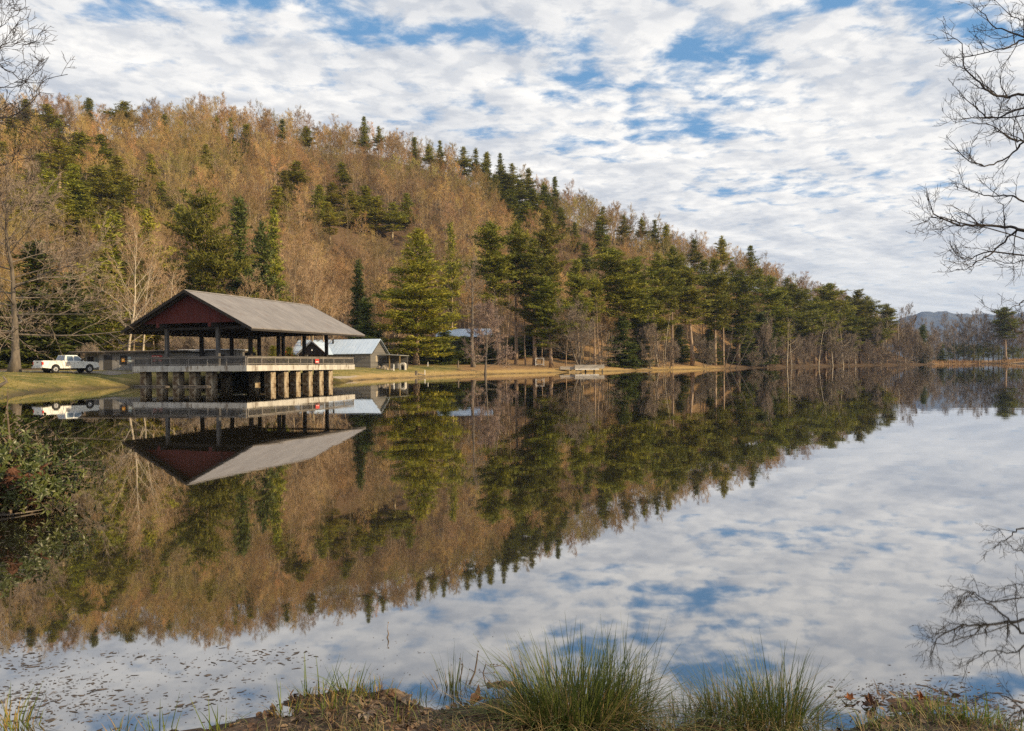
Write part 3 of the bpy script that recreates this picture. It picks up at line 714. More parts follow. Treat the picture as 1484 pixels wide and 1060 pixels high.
# ------------------------------------------------------------------ tin-roofed barn
M['barnwood'] = boards('barn_wood', (.105, .10, .096), (.19, .182, .172), .24, 'z', .9, .08)
M['tin'] = metal_roof('pale_tin', (.42, .53, .68), (.54, .64, .77), .7, 'x', .42, .1, .3)
def barn():
    xr, yr = XY(537, 146.0); zb = gz(xr, yr) - .15
    r = thing('tin_roof_barn', 'weathered log barn with a pale tin roof and a dark porch gable', 'barn', (xr, yr, zb), R(-12))
    L, D, H, HP = 15.6, 8.0, 2.95, 5.45      # local: x from -L to 0, y back
    b = MB()
    b.box(-L, 0, 0, .2, 0, H); b.box(-L, -L + .2, .2, D, 0, H); b.box(-.2, 0, .2, D, 0, H); b.box(-L + .2, -.2, D - .2, D, 0, H); b.build('wall', M['barnwood'], r)
    for xx in (-L, -.2):
        # gable triangles
        vs = [(xx, 0, H + .002), (xx, D, H + .002), (xx, D / 2, HP - .15), (xx + .2, 0, H + .002), (xx + .2, D, H + .002), (xx + .2, D / 2, HP - .15)]
        MB().add(vs, [(0,2,1),(3,4,5),(0,3,5,2),(1,2,5,4),(0,1,4,3)]).build('gable', M['barnwood'], r)
    ov = .55; sl = (HP - H) / (D / 2); ze = H - .45 * sl + .12
    def slab(y0, z0, y1, z1, x0, x1, th=.09):
        vs = [(x0, y0, z0), (x1, y0, z0), (x1, y1, z1), (x0, y1, z1)]
        return [(p[0], p[1], p[2] - th) for p in vs] + vs
    b = MB()
    F6 = [(3,2,1,0),(4,5,6,7),(0,1,5,4),(1,2,6,5),(2,3,7,6),(3,0,4,7)]
    b.add(slab(-ov, ze, D / 2 - .003, HP + .1, -L - .5, .45), F6); b.add(slab(D + ov, ze, D / 2 + .003, HP + .1, -L - .5, .45), F6)
    ro = b.build('roof', M['tin'], r)
    MB().box(-L + 6.95, -L + 7.2, D / 2 - 1.4, D / 2 - 1.15, HP - .7, HP + .55).build('chimney', M['black'], ro)
    b = MB()
    for s0, s1 in ((-ov, D / 2), (D + ov, D / 2)):
        z0, z1 = ze, HP + .1
        b.add(slab(s0, z0 - .092, s1, z1 - .092, .38, .46, .2), F6)
    b.build('verge_board', M['dark_timber'], ro)
    # porch with its own gable roof
    px0, px1, pd = -L + 2.9, -L + 8.3, 3.2; pc = (px0 + px1) / 2; zpe, zpp = H - .25, HP - .35
    b = MB()
    b.prism([(px0 - .3, zpe - .1), (pc, zpp - .1), (pc, zpp), (px0 - .3, zpe)][::-1], -pd, D / 2 - 1); b.prism([(px1 + .3, zpe - .1), (px1 + .3, zpe), (pc, zpp), (pc, zpp - .1)][::-1], -pd, D / 2 - 1)
    po = b.build('porch_roof', M['tin'], r)
    MB().prism([(px0 + .1, zpe - .05), (px1 - .1, zpe - .05), (pc, zpp - .17)], -pd + .25, -pd + .35).build('porch_gable', mat('porch_boards', (.022, .016, .014), (.04, .03, .026), 4, .9), po)
    MB().prism([(px0 - .36, zpe - .14), (pc, zpp + .06), (px1 + .36, zpe - .14), (px1 + .36, zpe - .02), (pc, zpp + .2), (px0 - .36, zpe - .02)], -pd - .09, -pd - .02).build('barge_board', mat('barge', (.20, .14, .11), (.26, .19, .15), 4, .9), po)
    lamp = MB().tube([(pc, -pd + .2, 3.35), (pc, -pd + .2, 3.55), (pc, -pd + .2, 3.7)], [.16, .13, .03], 8).build('lamp', M['white'], po)
    for xx in (px0, pc - .9, px1):
        MB().box(xx - .09, xx + .09, -pd + .05, -pd + .23, 0, zpe - .08).build('porch_post', M['barnwood'], r)
    dr = MB().box(pc - .6, pc + .6, -.06, -.003, 0, 2.1).build('door', M['black'], r); MB().box(pc + .45, pc + .5, -.09, -.062, 1, 1.1).build('handle', M['white'], dr)
    MB().box(-3.0, -.6, -.05, -.003, 1.9, 2.5).build('board', M['rail'], r)
    w = MB().box(.003, .05, 2.4, 4.2, 1.3, 2.4).build('window', mat('pale_board', (.33, .28, .22), (.42, .37, .3), 2, .9), r)
    # lean-to at the right end
    b = MB()
    lt = [(.5, 3, 2.75), (4.6, 3, 2.45), (4.6, 8, 2.45), (.5, 8, 2.75)]
    b.add([(p[0], p[1], p[2] - .12) for p in lt] + lt, F6)
    lo = b.build('lean_to_roof', mat('mossy_tin', (.17, .18, .16), (.26, .26, .24), 1.5, .8), r)
    for xx in (2.4, 4.4): MB().box(xx - .08, xx + .08, 3.2, 3.36, 0, 2.45).build('lean_to_post', mat('yellow_post%d' % xx, (.26, .17, .06), (.34, .24, .1), 4, .9), r)
    MB().box(.2, 4.4, 7.6, 7.75, 0, 2.4).build('lean_to_wall', M['barnwood'], r)
    MB().box(.5, 3.6, 4.4, 5.2, 0, 1.0).build('counter', M['barnwood'], r)
barn()
def white_arch():
    x, y = XY(583, 147); o = thing('oven_hood', 'small whitewashed arched hearth under the barn lean-to', 'hearth', (x, y, gz(x, y)), R(-10))
    pr = [(-.55, 0), (-.33, 0), (-.33, .75)] + [(.33 * math.cos(a), .75 + .3 * math.sin(a)) for a in (2.4, 1.57, .74)] + [(.33, .75), (.33, 0), (.55, 0), (.55, .95)] + [(.55 * math.cos(a), .95 + .42 * math.sin(a)) for a in (.6, 1.2, 1.9, 2.5)] + [(-.55, .95)]
    b = MB(); n = len(pr)
    b.prism(pr, 0, .8); b.build('arch', mat('whitewash', (.5, .46, .4), (.62, .58, .52), 3, .9), o)
    MB().box(-.327, .327, .70, .76, 0, .7).build('back_panel', M['dark_timber'], o)
white_arch()
def tent():
    x, y = XY(415.5, 138); z = gz(x, y)
    o = thing('garden_parasol', 'red folded canopy parasol beyond the pavilion railing', 'parasol', (x, y, z))
    MB().tube([(0, 0, 0), (0, 0, 2.5)], .04, 6).build('pole', M['grey_timber'], o)
    b = MB(); n = 12
    for zz, rr in ((2.65, .02), (2.5, .5), (2.0, 1.0), (1.7, 1.25)):
        for k in range(n): b.v.append((rr * math.cos(k * .5236) * (1 + .1 * (k % 2)), rr * math.sin(k * .5236), zz - .12 * (k % 2)))
    for i in range(3):
        for k in range(n): b.f.append((i*n+k, (i+1)*n+k, (i+1)*n+(k+1) % n, i*n+(k+1) % n))
    c = b.build('canopy', M['red'], o); s = c.modifiers.new('thick', 'SOLIDIFY'); s.thickness = .02
tent()
def back_house():
    x, y = XY(634, 212); z0 = PIX(634, 488, 212).z; g = gz(x + 6, y)
    r = thing('pale_roof_house', 'low house with a pale metal roof half hidden behind pines', 'house', (x, y, g - .5), R(-3))
    L = 14.0; h = z0 - g + .5; hp = h + 2.1; D = 7
    b = MB(); b.box(0, L, 0, .15, 0, h); b.box(0, .15, .15, D, 0, h); b.box(L - .15, L, .15, D, 0, h); b.box(.15, L - .15, D - .15, D, 0, h); b.build('wall', M['dark_timber'], r)
    b = MB(); F6 = [(3,2,1,0),(4,5,6,7),(0,1,5,4),(1,2,6,5),(2,3,7,6),(3,0,4,7)]
    for ya, yb in ((-.5, D / 2 - .003), (D + .5, D / 2 + .003)):
        vs = [(-.4, ya, h - .1), (L + .4, ya, h - .1), (L + .4, yb, hp), (-.4, yb, hp)]
        b.add([(p[0], p[1], p[2] - .1) for p in vs] + vs, F6)
    b.build('roof', M['tin'], r)
    for k in range(3):
        w = MB().box(2 + k * 4, 3.2 + k * 4, -.05, -.003, h - 1.9, h - .8).build('window', M['rail'], r); MB().box(2.1 + k * 4, 3.1 + k * 4, -.065, -.052, h - 1.8, h - .9).build('pane', M['black'], w)
back_house()

# ------------------------------------------------------------------ landing stage, frame, stones on the far shore
def dock():
    x, y = XY(835, 190); r = thing('landing_stage', 'old weathered plank landing stage at the foot of the woods', 'dock', (x, y, 0), R(3))
    wd = boards('dock_boards', (.30, .27, .235), (.47, .43, .38), .16, 'z', .9, .12)
    def pl(px): return (px - 835) / F_PX * 190
    MB().box(pl(833), pl(876), 0, 2.2, .82, 1.72).build('side_boards', wd, r)
    MB().box(pl(812), pl(832.6), .5, 2.6, .62, 1.18).build('lower_deck', wd, r)
    b = MB(); b.box(pl(812), pl(833), .45, .497, 1.32, 1.42); b.box(pl(813), pl(816), .45, .55, 1.183, 1.319); b.box(pl(822), pl(823), .45, .55, 1.183, 1.319); b.build('guard_rail', wd, r)
    MB().box(pl(833.5), pl(868), -.12, -.003, .55, .80).build('skirt_board', M['white'], r)
    for px in (836, 849.5, 862, 874, 816, 828): MB().box(pl(px) - .13, pl(px) + .13, .9, 1.2, -.8, .62).build('pile', M['grey_timber'], r)
    MB().box(pl(824), pl(840), -.5, -.13, -.1, .35).build('beam', mat('yellow_beam', (.36, .25, .12), (.46, .34, .18), 3, .9), r)
    MB().box(pl(868), pl(878), 1.2, 4.5, 1.2, 1.35).build('gangway', wd, r)
dock()
def frame():
    x, y = XY(776.5, 200); r = thing('goal_frame', 'small white rectangular frame standing among the pine trunks', 'frame', (x, y, gz(x, y)), R(0))
    w = 2.0; z0, z1 = .25, 1.95
    for xx in (0, w): MB().box(xx - .09, xx + .09, -.06, .06, -.1, z1).build('upright', M['white'], r)
    for z in (z0, z1 - .18): MB().box(.092, w - .092, -.05, .05, z, z + .17).build('crossbar', M['white'], r)
frame()
M['stone'] = mat('field_stone', (.15, .12, .09), (.32, .27, .20), 2.5, .95, bump=.5, detail=8)
def rock(name, px, Y, sx, sy, sz, label, m_=None, seed=0, cat='rock', group=None):
    x, y = XY(px, Y); rs = random.Random(seed); b = MB(); n1, n2 = 9, 6
    for i in range(n2 + 1):
        th = math.pi * i / n2
        for k in range(n1):
            ph = 2 * math.pi * k / n1; q = 1 + rs.uniform(-.2, .2)
            b.v.append((sx * q * math.sin(th) * math.cos(ph), sy * q * math.sin(th) * math.sin(ph), sz * (.6 + q * math.cos(th))))
    for i in range(n2):
        for k in range(n1): b.f.append((i*n1+k, (i+1)*n1+k, (i+1)*n1+(k+1) % n1, i*n1+(k+1) % n1))
    o = b.build(name, m_ or M['stone']); o.location = (x, y, gz(x, y) - .1); return tag(o, label, cat, group)
rock('boulder', 557, 142, .85, .7, .50, 'large brown boulder on the grass in front of the barn', seed=1)
rock('boulder', 549, 143, .45, .4, .42, 'smaller dark boulder left of the large brown one by the barn', seed=2)
rock('boulder', 567, 141, .4, .35, .28, 'flat grey boulder right of the large brown one by the barn', seed=3)
def stump(px, Y, h, rr, label, name='tree_stump', m_=None):
    x, y = XY(px, Y); z = gz(x, y); b = MB(); b.tube([(x, y, z - .1), (x, y, z + .15 * h), (x + .02, y, z + h)], [rr * 1.35, rr, rr * .9], 8)
    tag(b.build(name, m_ or M['bark_grey']), label, name.split('_')[-1])
stump(603, 134, .75, .22, 'stubby grey stump on the yellow grass at the lake edge')
stump(664, 172, 1.5, .16, 'broken grey stump standing at the edge of the pine shade')
stump(615.5, 138, .95, .07, 'thin white post on the yellow grass near the shore', 'white_post', M['white'])
stump(570.5, 141, 1.1, .10, 'white post beside the boulders in front of the barn', 'white_post', M['white'])
stump(620, 172, .9, .08, 'small pale post in the shade behind the broad golden pine', 'pale_post', M['white'])
def longlog(px0, Y0, px1, Y1, rr, label):
    a = XY(px0, Y0); c = XY(px1, Y1); b = MB(); N = 6
    b.tube([(a[0] + (c[0]-a[0])*k/5, a[1] + (c[1]-a[1])*k/5, gz(a[0] + (c[0]-a[0])*k/5, a[1] + (c[1]-a[1])*k/5) + rr * .7) for k in range(N)], [rr * (1 - .08 * k) for k in range(N)], 7)
    tag(b.build('fallen_log', M['bark_grey'], None, True), label, 'log')
longlog(606, 136, 616, 137, .14, 'short grey log lying between a stump and a white post')
longlog(905, 214, 945, 226, .16, 'long grey fallen log lying along the red-brown shore')

# ------------------------------------------------------------------ trees
def rvec(rs): 
    while True:
        v = Vector((rs.uniform(-1, 1), rs.uniform(-1, 1), rs.uniform(-1, 1)))
        if .05 < v.length < 1: return v.normalized()
def twig_tris(P0, P1, W, rs):        # one thin tapering blade per twig
    P0 = np.asarray(P0, float); P1 = np.asarray(P1, float); W = np.asarray(W, float)[:, None]
    d = P1 - P0; q = rs.normal(size=d.shape); s = np.cross(d, q); s /= np.linalg.norm(s, axis=1, keepdims=True) + 1e-9
    return np.stack([P0 - s * W / 2, P0 + s * W / 2, P1], 1)
def wander(p, d, L, segs, rs, bend, lift=0.0):
    pts = [p.copy()]; d = d.normalized()
    for i in range(segs):
        d = (d + rvec(rs) * bend + Vector((0, 0, lift))).normalized(); p = p + d * (L / segs); pts.append(p.copy())
    return pts, d
def bare_tree(seed, H, rad, fork=.30, n1=12, n2=6, n3=5, n4=3, spread=.75, limb=.38, twig=.9, tw=.035, droop=0.0, sides=(7, 5, 3), stems=1, lift=.06, tip=.45, lr=.42, taper=.9, sway=.07):
    """trunk with limbs, and the crown of fine twigs"""
    rs = random.Random(seed); nr = np.random.RandomState(seed)
    T = MB(); P0, P1, W = [], [], []
    for st in range(stems):
        lean = Vector((rs.uniform(-.06, .06), rs.uniform(-.06, .06), 1)) if stems == 1 else Vector((rs.uniform(-.45, .45), rs.uniform(-.45, .45), 1))
        base = Vector((0, 0, -.3)) if stems == 1 else Vector((rs.uniform(-.3, .3), rs.uniform(-.3, .3), -.2))
        h = H * (1 if st == 0 else rs.uniform(.65, .95))
        pts, _ = wander(base, lean, h * .93, 9, rs, sway, .02)
        rr = [rad * (1.35 if i == 0 else (1 - .90 * (i / 9) ** taper)) for i in range(10)]
        T.tube(pts, rr, sides[0])
        def at(f):
            f = f * 9; i = min(int(f), 8); return pts[i].lerp(pts[i + 1], f - i)
        for a in range(n1):
            f = fork + (1 - fork) * (a + rs.random()) / n1 * .97
            ang = a * 2.4 + rs.uniform(-.5, .5)
            up = .35 + 1.0 * (f - fork) / (1 - fork) - droop * (1 - f)
            d = Vector((math.cos(ang) * spread, math.sin(ang) * spread, up * .8)).normalized()
            L1 = H * limb * (1.15 - .72 * (f - fork) / (1 - fork)) * rs.uniform(.75, 1.15)
            r1 = max(.02, rad * lr * (1.1 - .8 * f))
            p1, _ = wander(at(f), d, L1, 5, rs, .16, lift)
            T.tube(p1, [r1 * (1 - .82 * i / 5) for i in range(6)], sides[1], False)
            for b_ in range(n2):
                g = .25 + .75 * (b_ + rs.random()) / n2
                k = min(int(g * 5), 4); q = p1[k].lerp(p1[k + 1], g * 5 - k)
                d2 = ((p1[k + 1] - p1[k]).normalized() * .8 + rvec(rs) * .75 + Vector((0, 0, lift * 3))).normalized()
                L2 = L1 * .48 * rs.uniform(.7, 1.2) * (1.15 - .5 * g)
                p2, _ = wander(q, d2, L2, 3, rs, .18, lift)
                r2 = r1 * .42
                T.tube(p2, [r2, r2 * .75, r2 * .5, r2 * .22], sides[2], False)
                for c in range(n3):
                    g2 = .2 + .8 * (c + rs.random()) / n3
                    k2 = min(int(g2 * 3), 2); q2 = p2[k2].lerp(p2[k2 + 1], g2 * 3 - k2)
                    d3 = ((p2[k2 + 1] - p2[k2]).normalized() * .9 + rvec(rs) * .75 + Vector((0, 0, .15))).normalized()
                    L3 = twig * rs.uniform(.6, 1.3)
                    e = q2 + d3 * L3
                    P0.append(q2); P1.append(e); W.append(tw)
                    for e_ in range(n4):
                        q3 = q2.lerp(e, .25 + .65 * rs.random())
                        d4 = (d3 + rvec(rs) * .8 + Vector((0, 0, .12))).normalized()
                        P0.append(q3); P1.append(q3 + d4 * L3 * tip * 1.3 * rs.uniform(.6, 1.2)); W.append(tw * .7)
    C = MB(); C.tris(twig_tris([tuple(p) for p in P0], [tuple(p) for p in P1], W, nr))
    return T, C

def foliage(centres, outs, nr, per, ln, wd, flat=.45, spreadr=.35):
    """many small needle sprays round each clump centre"""
    C = np.repeat(np.asarray(centres, float), per, 0); O = np.repeat(np.asarray(outs, float), per, 0)
    n = len(C)
    j = nr.normal(size=(n, 3)) * spreadr; j[:, 2] *= flat
    d = nr.normal(size=(n, 3)) * .75 + O * .8; d[:, 2] = d[:, 2] * .55 + .22
    d /= np.linalg.norm(d, axis=1, keepdims=True)
    q = nr.normal(size=(n, 3)); s = np.cross(d, q); s /= np.linalg.norm(s, axis=1, keepdims=True) + 1e-9
    L = ln * nr.uniform(.6, 1.3, (n, 1)); w = wd * nr.uniform(.7, 1.3, (n, 1))
    p = C + j
    return np.stack([p - s * w / 2 - d * L * .35, p + s * w / 2 - d * L * .35, p + d * L * .65], 1)
def conifer(seed, H, rad, base, wfun, whorl=1.3, nb=5, per=9, ln=.7, wd=.22, step=.75, rise=.12, skip=0.0, irregular=.25, sides=7, inner=.25, flat=.45, spreadr=.35, lean=.02, top_tuft=True, side=.35):
    rs = random.Random(seed); nr = np.random.RandomState(seed)
    T = MB(); pts, _ = wander(Vector((0, 0, -.4)), Vector((rs.uniform(-lean, lean), rs.uniform(-lean, lean), 1)), H + .2, 8, rs, .015, .01)
    T.tube(pts, [rad * (1.3 if i == 0 else 1 - .93 * i / 8) for i in range(9)], sides)
    def at(z):
        f = max(0, min(7.99, z / H * 8)); i = int(f); return pts[i].lerp(pts[i + 1], f - i)
    C, O = [], []
    z = base * H
    while z < H * .985:
        f = (z / H - base) / (1 - base)
        lump = 1 + irregular * math.sin(z * 1.1 + seed)
        n = max(3, int(nb * rs.uniform(.7, 1.3))); ph = rs.uniform(0, 6.28)
        for b_ in range(n):
            if rs.random() < skip: continue
            a = ph + 6.283 * b_ / n + rs.uniform(-.45, .45)
            L = wfun(f) * lump * rs.uniform(1 - irregular * 1.6, 1 + irregular * .6)
            if L < .25: continue
            rz_ = rise + .5 * f * f + rs.uniform(-.1, .1)
            d = Vector((math.cos(a), math.sin(a), rz_)).normalized()
            p0 = at(z + rs.uniform(-.3, .3)); br, dl = wander(p0, d, L, 4, rs, .07, .02)
            r0 = max(.012, rad * .22 * (1 - f) + .01)
            T.tube(br, [r0, r0 * .8, r0 * .6, r0 * .4, r0 * .2], 3, False)
            k = inner
            while k <= 1.0:
                i = min(int(k * 4), 3); c = br[i].lerp(br[i + 1], k * 4 - i)
                wl = side * L * (1.1 - .6 * k) * min(1.0, .5 + k)
                lat = Vector((-d.y, d.x, 0))
                m_ = max(1, int(2 * wl / max(step, .2)) )
                for s_ in range(m_):
                    o = ((s_ + .5) / m_ - .5) * 2 * wl * rs.uniform(.8, 1.2) if m_ > 1 else rs.uniform(-wl, wl) * .6
                    C.append(tuple(c + lat * o + d * (rs.uniform(-.3, .3) - abs(o) * .25) + Vector((0, 0, rs.uniform(-.15, .12) - abs(o) * .06)))); O.append(tuple((d + lat * (o * .35)).normalized()))
                k += step / max(L, .6)
        z += whorl * rs.uniform(.75, 1.3) * (1.15 - .55 * f)
    if top_tuft:
        for k in range(4): C.append(tuple(at(H * (1 - .012 * k)))); O.append((0, 0, 1))
    F = MB(); F.tris(foliage(C, O, nr, per, ln, wd, flat, spreadr))
    return T, F

GREENS = []
class Kind:
    def __init__(s, trunk, crown, tm, cm, H, W, nm, crown_name='crown', smooth=True):
        s.t = trunk.mesh('trunk', tm, smooth); s.c = crown.mesh(crown_name, cm); s.H = H; s.W = 2 * float(np.percentile(np.hypot(*np.array(crown.v)[:, :2].T), 95)); s.nm = nm; s.cn = crown_name
    def place(s, x, y, sx, sz, label, cat, group=None, z=None, rz=None, crown_mat=None, name=None):
        if s.cn == 'crown': GREENS.append((x, y, s.W * sx / 2))
        o = thing(name or s.nm, label, cat, (x, y, gz(x, y) - .1 if z is None else z), random.uniform(0, 6.28) if rz is None else rz, group)
        o.scale = (sx, sx, sz)
        link_mesh('trunk', s.t, o)
        c = link_mesh(s.cn, s.c, o)
        if crown_mat: c.material_slots[0].link = 'OBJECT'; c.material_slots[0].material = crown_mat
        return o

def prof_pine(f):                    # broad, widest a third up
    return 8.2 * min(1, .72 + f * 1.3) * (1 - max(0, f - .12) / .88) ** .8 + .35
def prof_tall(f): return 4.4 * (min(1, .55 + 1.6 * f)) * (1 - f) ** .5 * (1.0 - .25 * max(0, .3 - f)) + .3
def prof_hill(f): return 3.5 * min(1, .6 + 2.2 * f) * (1 - f) ** .9 + .12
def prof_cone(f): return 3.0 * min(1, .75 + 1.2 * f) * (1 - f) ** .85 + .15
def prof_broad(f): return 7.6 * math.sin(math.pi * min(1, .24 + .70 * f)) ** .7

HERO = Kind(*conifer(11, 30, .52, .10, prof_pine, 1.25, 7, 11, .85, .24, .85, .10, .04, .16), M['bark_pine'], M['needle_gold'], 30, 16.5, 'pine_tree')
BROAD = Kind(*conifer(21, 23, .42, .12, prof_broad, 1.35, 7, 11, .85, .24, .85, .28, .12, .30), M['bark_pine'], M['needle'], 23, 15, 'pine_tree')
TALL = [Kind(*conifer(31 + i, 28, .34, b, prof_tall, .9, 6, 13, .66, .19, .56, .16, .10, .34, flat=.6, spreadr=.32), M['bark_pine'], M['needle'], 28, 9, 'pine_tree') for i, b in enumerate((.44, .50, .26, .36))]
HILLP = [Kind(*conifer(41 + i, 16, .22, b, prof_hill, .72, 6, 12, .55, .17, .48, .18, .10, .26, sides=5, spreadr=.26), M['bark_tan'], M['needle_hill'], 16, 7, 'pine_tree') for i, b in enumerate((.12, .28, .20, .4))]
CONE = [Kind(*conifer(51 + i, 15, .24, .04, prof_cone, .58, 6, 12, .48, .16, .45, -.02, .06, .18, sides=5, spreadr=.26), M['bark_dark'], M['needle_dark'], 15, 6, 'evergreen_tree') for i in range(2)]
BARE = [Kind(*bare_tree(61 + i, 16 + i % 3, .17, .32 + .06 * (i % 4), 11, 6, 6, 5, .62, .30, .85, .06, lr=.36), M['bark_tan'], M['twig_tan'], 16 + i % 3, 7.5, 'bare_tree', 'twigs') for i in range(6)]
BUSH = [Kind(*bare_tree(81 + i, 5.5, .06, .08, 7, 6, 8, 5, .95, .5, .6, .042, .15, (5, 4, 3), stems=5), M['bark_grey'], M['twig_grey'], 5.5, 6, 'bare_shrub', 'twigs') for i in range(3)]
GREYT = [Kind(*bare_tree(91 + i, 18, .24, .18, 13, 7, 7, 6, .7, .34, .9, .075, lr=.36), M['bark_grey'], M['twig_grey'], 18, 10, 'bare_tree', 'twigs') for i in range(3)]

def hz(px): return 528.2 - .0088 * (px - 742)
def place_top(kind, px, top, Y, width, label, cat='pine', group=None, **kw):
    """stand a tree at photo column px, Y metres away, its top reaching photo row `top`"""
    need = 1.2 if kind.cn == 'twigs' else 5.0
    for _ in range(60):
        x, y = XY(px, Y)
        if float(lake_dist(np.array([x]), np.array([y]))[0]) >= need: break
        Y += .7
    zt = PIX(px, top, Y).z; z = gz(x, y); h = max(2.0, zt - z)
    sx = width * (1.08 if kind in TALL else 1.0) / F_PX * Y / kind.W; sz = h / kind.H
    return kind.place(x, y, sx, sz, label, cat, group, **kw)
def solve_Y(px, top, h, y0=130, y1=470):
    """the distance at which a tree of height h on the slope reaches photo row `top`"""
    y0 = float(np.interp(px, F_PXT, F_Y)) + 6
    ys = np.linspace(y0, y1, 171); k = (px - 742) / F_PX
    g = terr(k * ys, ys); need = 2 + (hz(px) - top) / F_PX * ys
    d = g + h - need; s = np.where((d[:-1] < 0) & (d[1:] >= 0))[0]
    return float(ys[s[0]]) if len(s) else float(ys[0] + 15 if d[0] > 0 else ys[np.argmax(d)])

P = place_top
# ---- pines one can point to
P(HERO, 603, 329, 178, 112, 'broad full golden-green pine standing on the grass right of the barn', rz=.4)
P(BROAD, 300, 288, 150, 116, 'broad irregular pine rising directly behind the pavilion ridge', rz=1.0)
P(CONE[0], 352, 283, 168, 58, 'dark blue-green spruce just right of the broad pine behind the pavilion', 'spruce')
P(HILLP[3], 382, 318, 160, 62, 'low dark pine with a lopsided crown above the pavilion roof', crown_mat=M['needle_dark'])
P(HILLP[0], 400, 300, 176, 55, 'olive pine standing over the far end of the pavilion roof')
P(CONE[1], 518, 374, 186, 34, 'slim dark spruce between the pavilion roof and the broad golden pine', 'spruce')
P(CONE[0], 528, 430, 176, 52, 'low dark evergreen hugging the left side of the broad golden pine', 'evergreen')
P(TALL[0], 724, 320, 198, 66, 'tallest dark flat-topped pine at the left of the tall stand', rz=.3)
P(TALL[1], 748, 318, 206, 62, 'tall pine just right of the darkest flat-topped pine')
P(TALL[2], 775, 342, 201, 58, 'tall pine directly above the white rectangular frame')
P(TALL[3], 793, 303, 236, 46, 'pine behind the stand whose pointed top rises highest', crown_mat=M['needle_hill'])
P(TALL[2], 799, 400, 196, 54, 'young full pine with low boughs right of the white rectangular frame')
P(TALL[3], 838, 376, 200, 48, 'pine with a pointed crown above the landing stage', crown_mat=M['needle'])
P(TALL[1], 862, 398, 214, 40, 'slender thin pine right of the one above the landing stage')
P(HILLP[1], 655, 320, 222, 36, 'small yellow-green pine behind the right shoulder of the broad golden pine')
P(TALL[0], 906, 359, 216, 84, 'round-topped pine with a wide dark crown over the red shore')
P(TALL[3], 925, 372, 226, 56, 'pine with a narrower crown tucked right of the round-topped pine')
P(CONE[0], 903, 458, 208, 50, 'dense dark holly-green evergreen reaching the ground beneath the round-topped pine', 'evergreen', crown_mat=M['needle_dark'])
P(CONE[1], 928, 440, 220, 42, 'taller dark evergreen right of the dense holly-green one', 'evergreen')
P(TALL[2], 952, 364, 228, 46, 'left one of two straight pines beside the round-topped pine')
P(TALL[1], 974, 356, 238, 46, 'right one of two straight pines beside the round-topped pine')
P(TALL[0], 1004, 384, 238, 62, 'twin-trunked-looking broad pine on the point of the red shore')
P(TALL[3], 1036, 374, 258, 48, 'pine right of the broad pine on the red shore point')
P(TALL[2], 1070, 391, 262, 62, 'thick dark pine over the tangle of leaning grey trunks')
P(TALL[1], 1048, 400, 268, 44, 'thin pine over the leaning grey trunks, left of the thick dark one')
P(CONE[0], 1101, 452, 274, 56, 'dark hemlock bending to the water at the bare shore', 'hemlock')
P(CONE[1], 1078, 470, 272, 44, 'smaller dark hemlock left of the one bending to the water', 'hemlock')
P(TALL[3], 1118, 400, 290, 46, 'pine standing above and right of the dark hemlock')
P(TALL[0], 1133, 426, 300, 40, 'small round pine left of a larger one over the bare shrubs')
P(TALL[2], 1155, 411, 306, 58, 'large pine over the pale bare shrubs at mid shore')
P(TALL[1], 1181, 430, 322, 44, 'pine sloping toward the far point, right of the large mid-shore pine')
P(TALL[0], 1211, 409, 338, 52, 'tall spire-topped pine on the skyline near the far point')
P(TALL[3], 1246, 420, 362, 42, 'leftmost of the cloudlike pines ending the wooded point')
P(TALL[2], 1265, 429, 370, 46, 'middle one of the cloudlike pines ending the wooded point')
P(TALL[1], 1284, 440, 378, 42, 'rightmost of the cloudlike pines ending the wooded point')
P(CONE[1], 1335, 470, 404, 24, 'small rust-topped cedar at the tip of the wooded point', 'cedar')
P(TALL[0], 1458, 444, 455, 36, 'lone dark pine among bare trees across the marsh')
P(CONE[0], 1362, 497, 452, 20, 'small dark cedar behind the marsh next to the wooded point', 'cedar')
# dark evergreens behind the big bare tree
P(CONE[0], 52, 345, 112, 118, 'great dark hemlock behind the big bare tree at the left edge', 'hemlock')
P(CONE[1], 112, 395, 118, 84, 'dark hemlock behind the cab of the white truck', 'hemlock')
P(CONE[0], -22, 380, 108, 100, 'dark hemlock cut by the left edge of the view', 'hemlock')
P(HILLP[0], 150, 372, 126, 80, 'olive pine over the left end of the charcoal cabin')
P(HILLP[2], 225, 440, 128, 62, 'low olive pine over the middle of the charcoal cabin roof')
P(HILLP[2], 165, 305, 150, 84, 'loose olive pine above the cabin, behind the pale twin trunks')
P(HILLP[1], 218, 300, 160, 70, 'thin olive pine above the pale twin trunks')
# dark understory in front of the pale-roofed house
for i, (px, tp, Y, w, lb) in enumerate(((548, 478, 184, 48, 'low dark evergreen behind the barn lean-to'), (640, 478, 190, 52, 'low dark evergreen just right of the broad golden pine trunk'), (672, 486, 196, 44, 'dark evergreen below the middle of the pale-roofed house'), (612, 482, 200, 50, 'dark evergreen directly behind the broad golden pine trunk'),
                                       (708, 484, 208, 44, 'dark evergreen under the right end of the pale-roofed house'), (742, 488, 226, 44, 'dark evergreen behind the left trunks of the tall stand'), (770, 470, 232, 46, 'dark evergreen behind the white rectangular frame'), (815, 478, 232, 40, 'dark evergreen behind the young full pine'), (985, 470, 262, 40, 'dark evergreen deep behind the red shore point'), (1030, 476, 272, 40, 'dark evergreen deep behind the leaning grey trunks'))):
    P(CONE[i % 2], px, tp, Y, w, lb, 'evergreen')

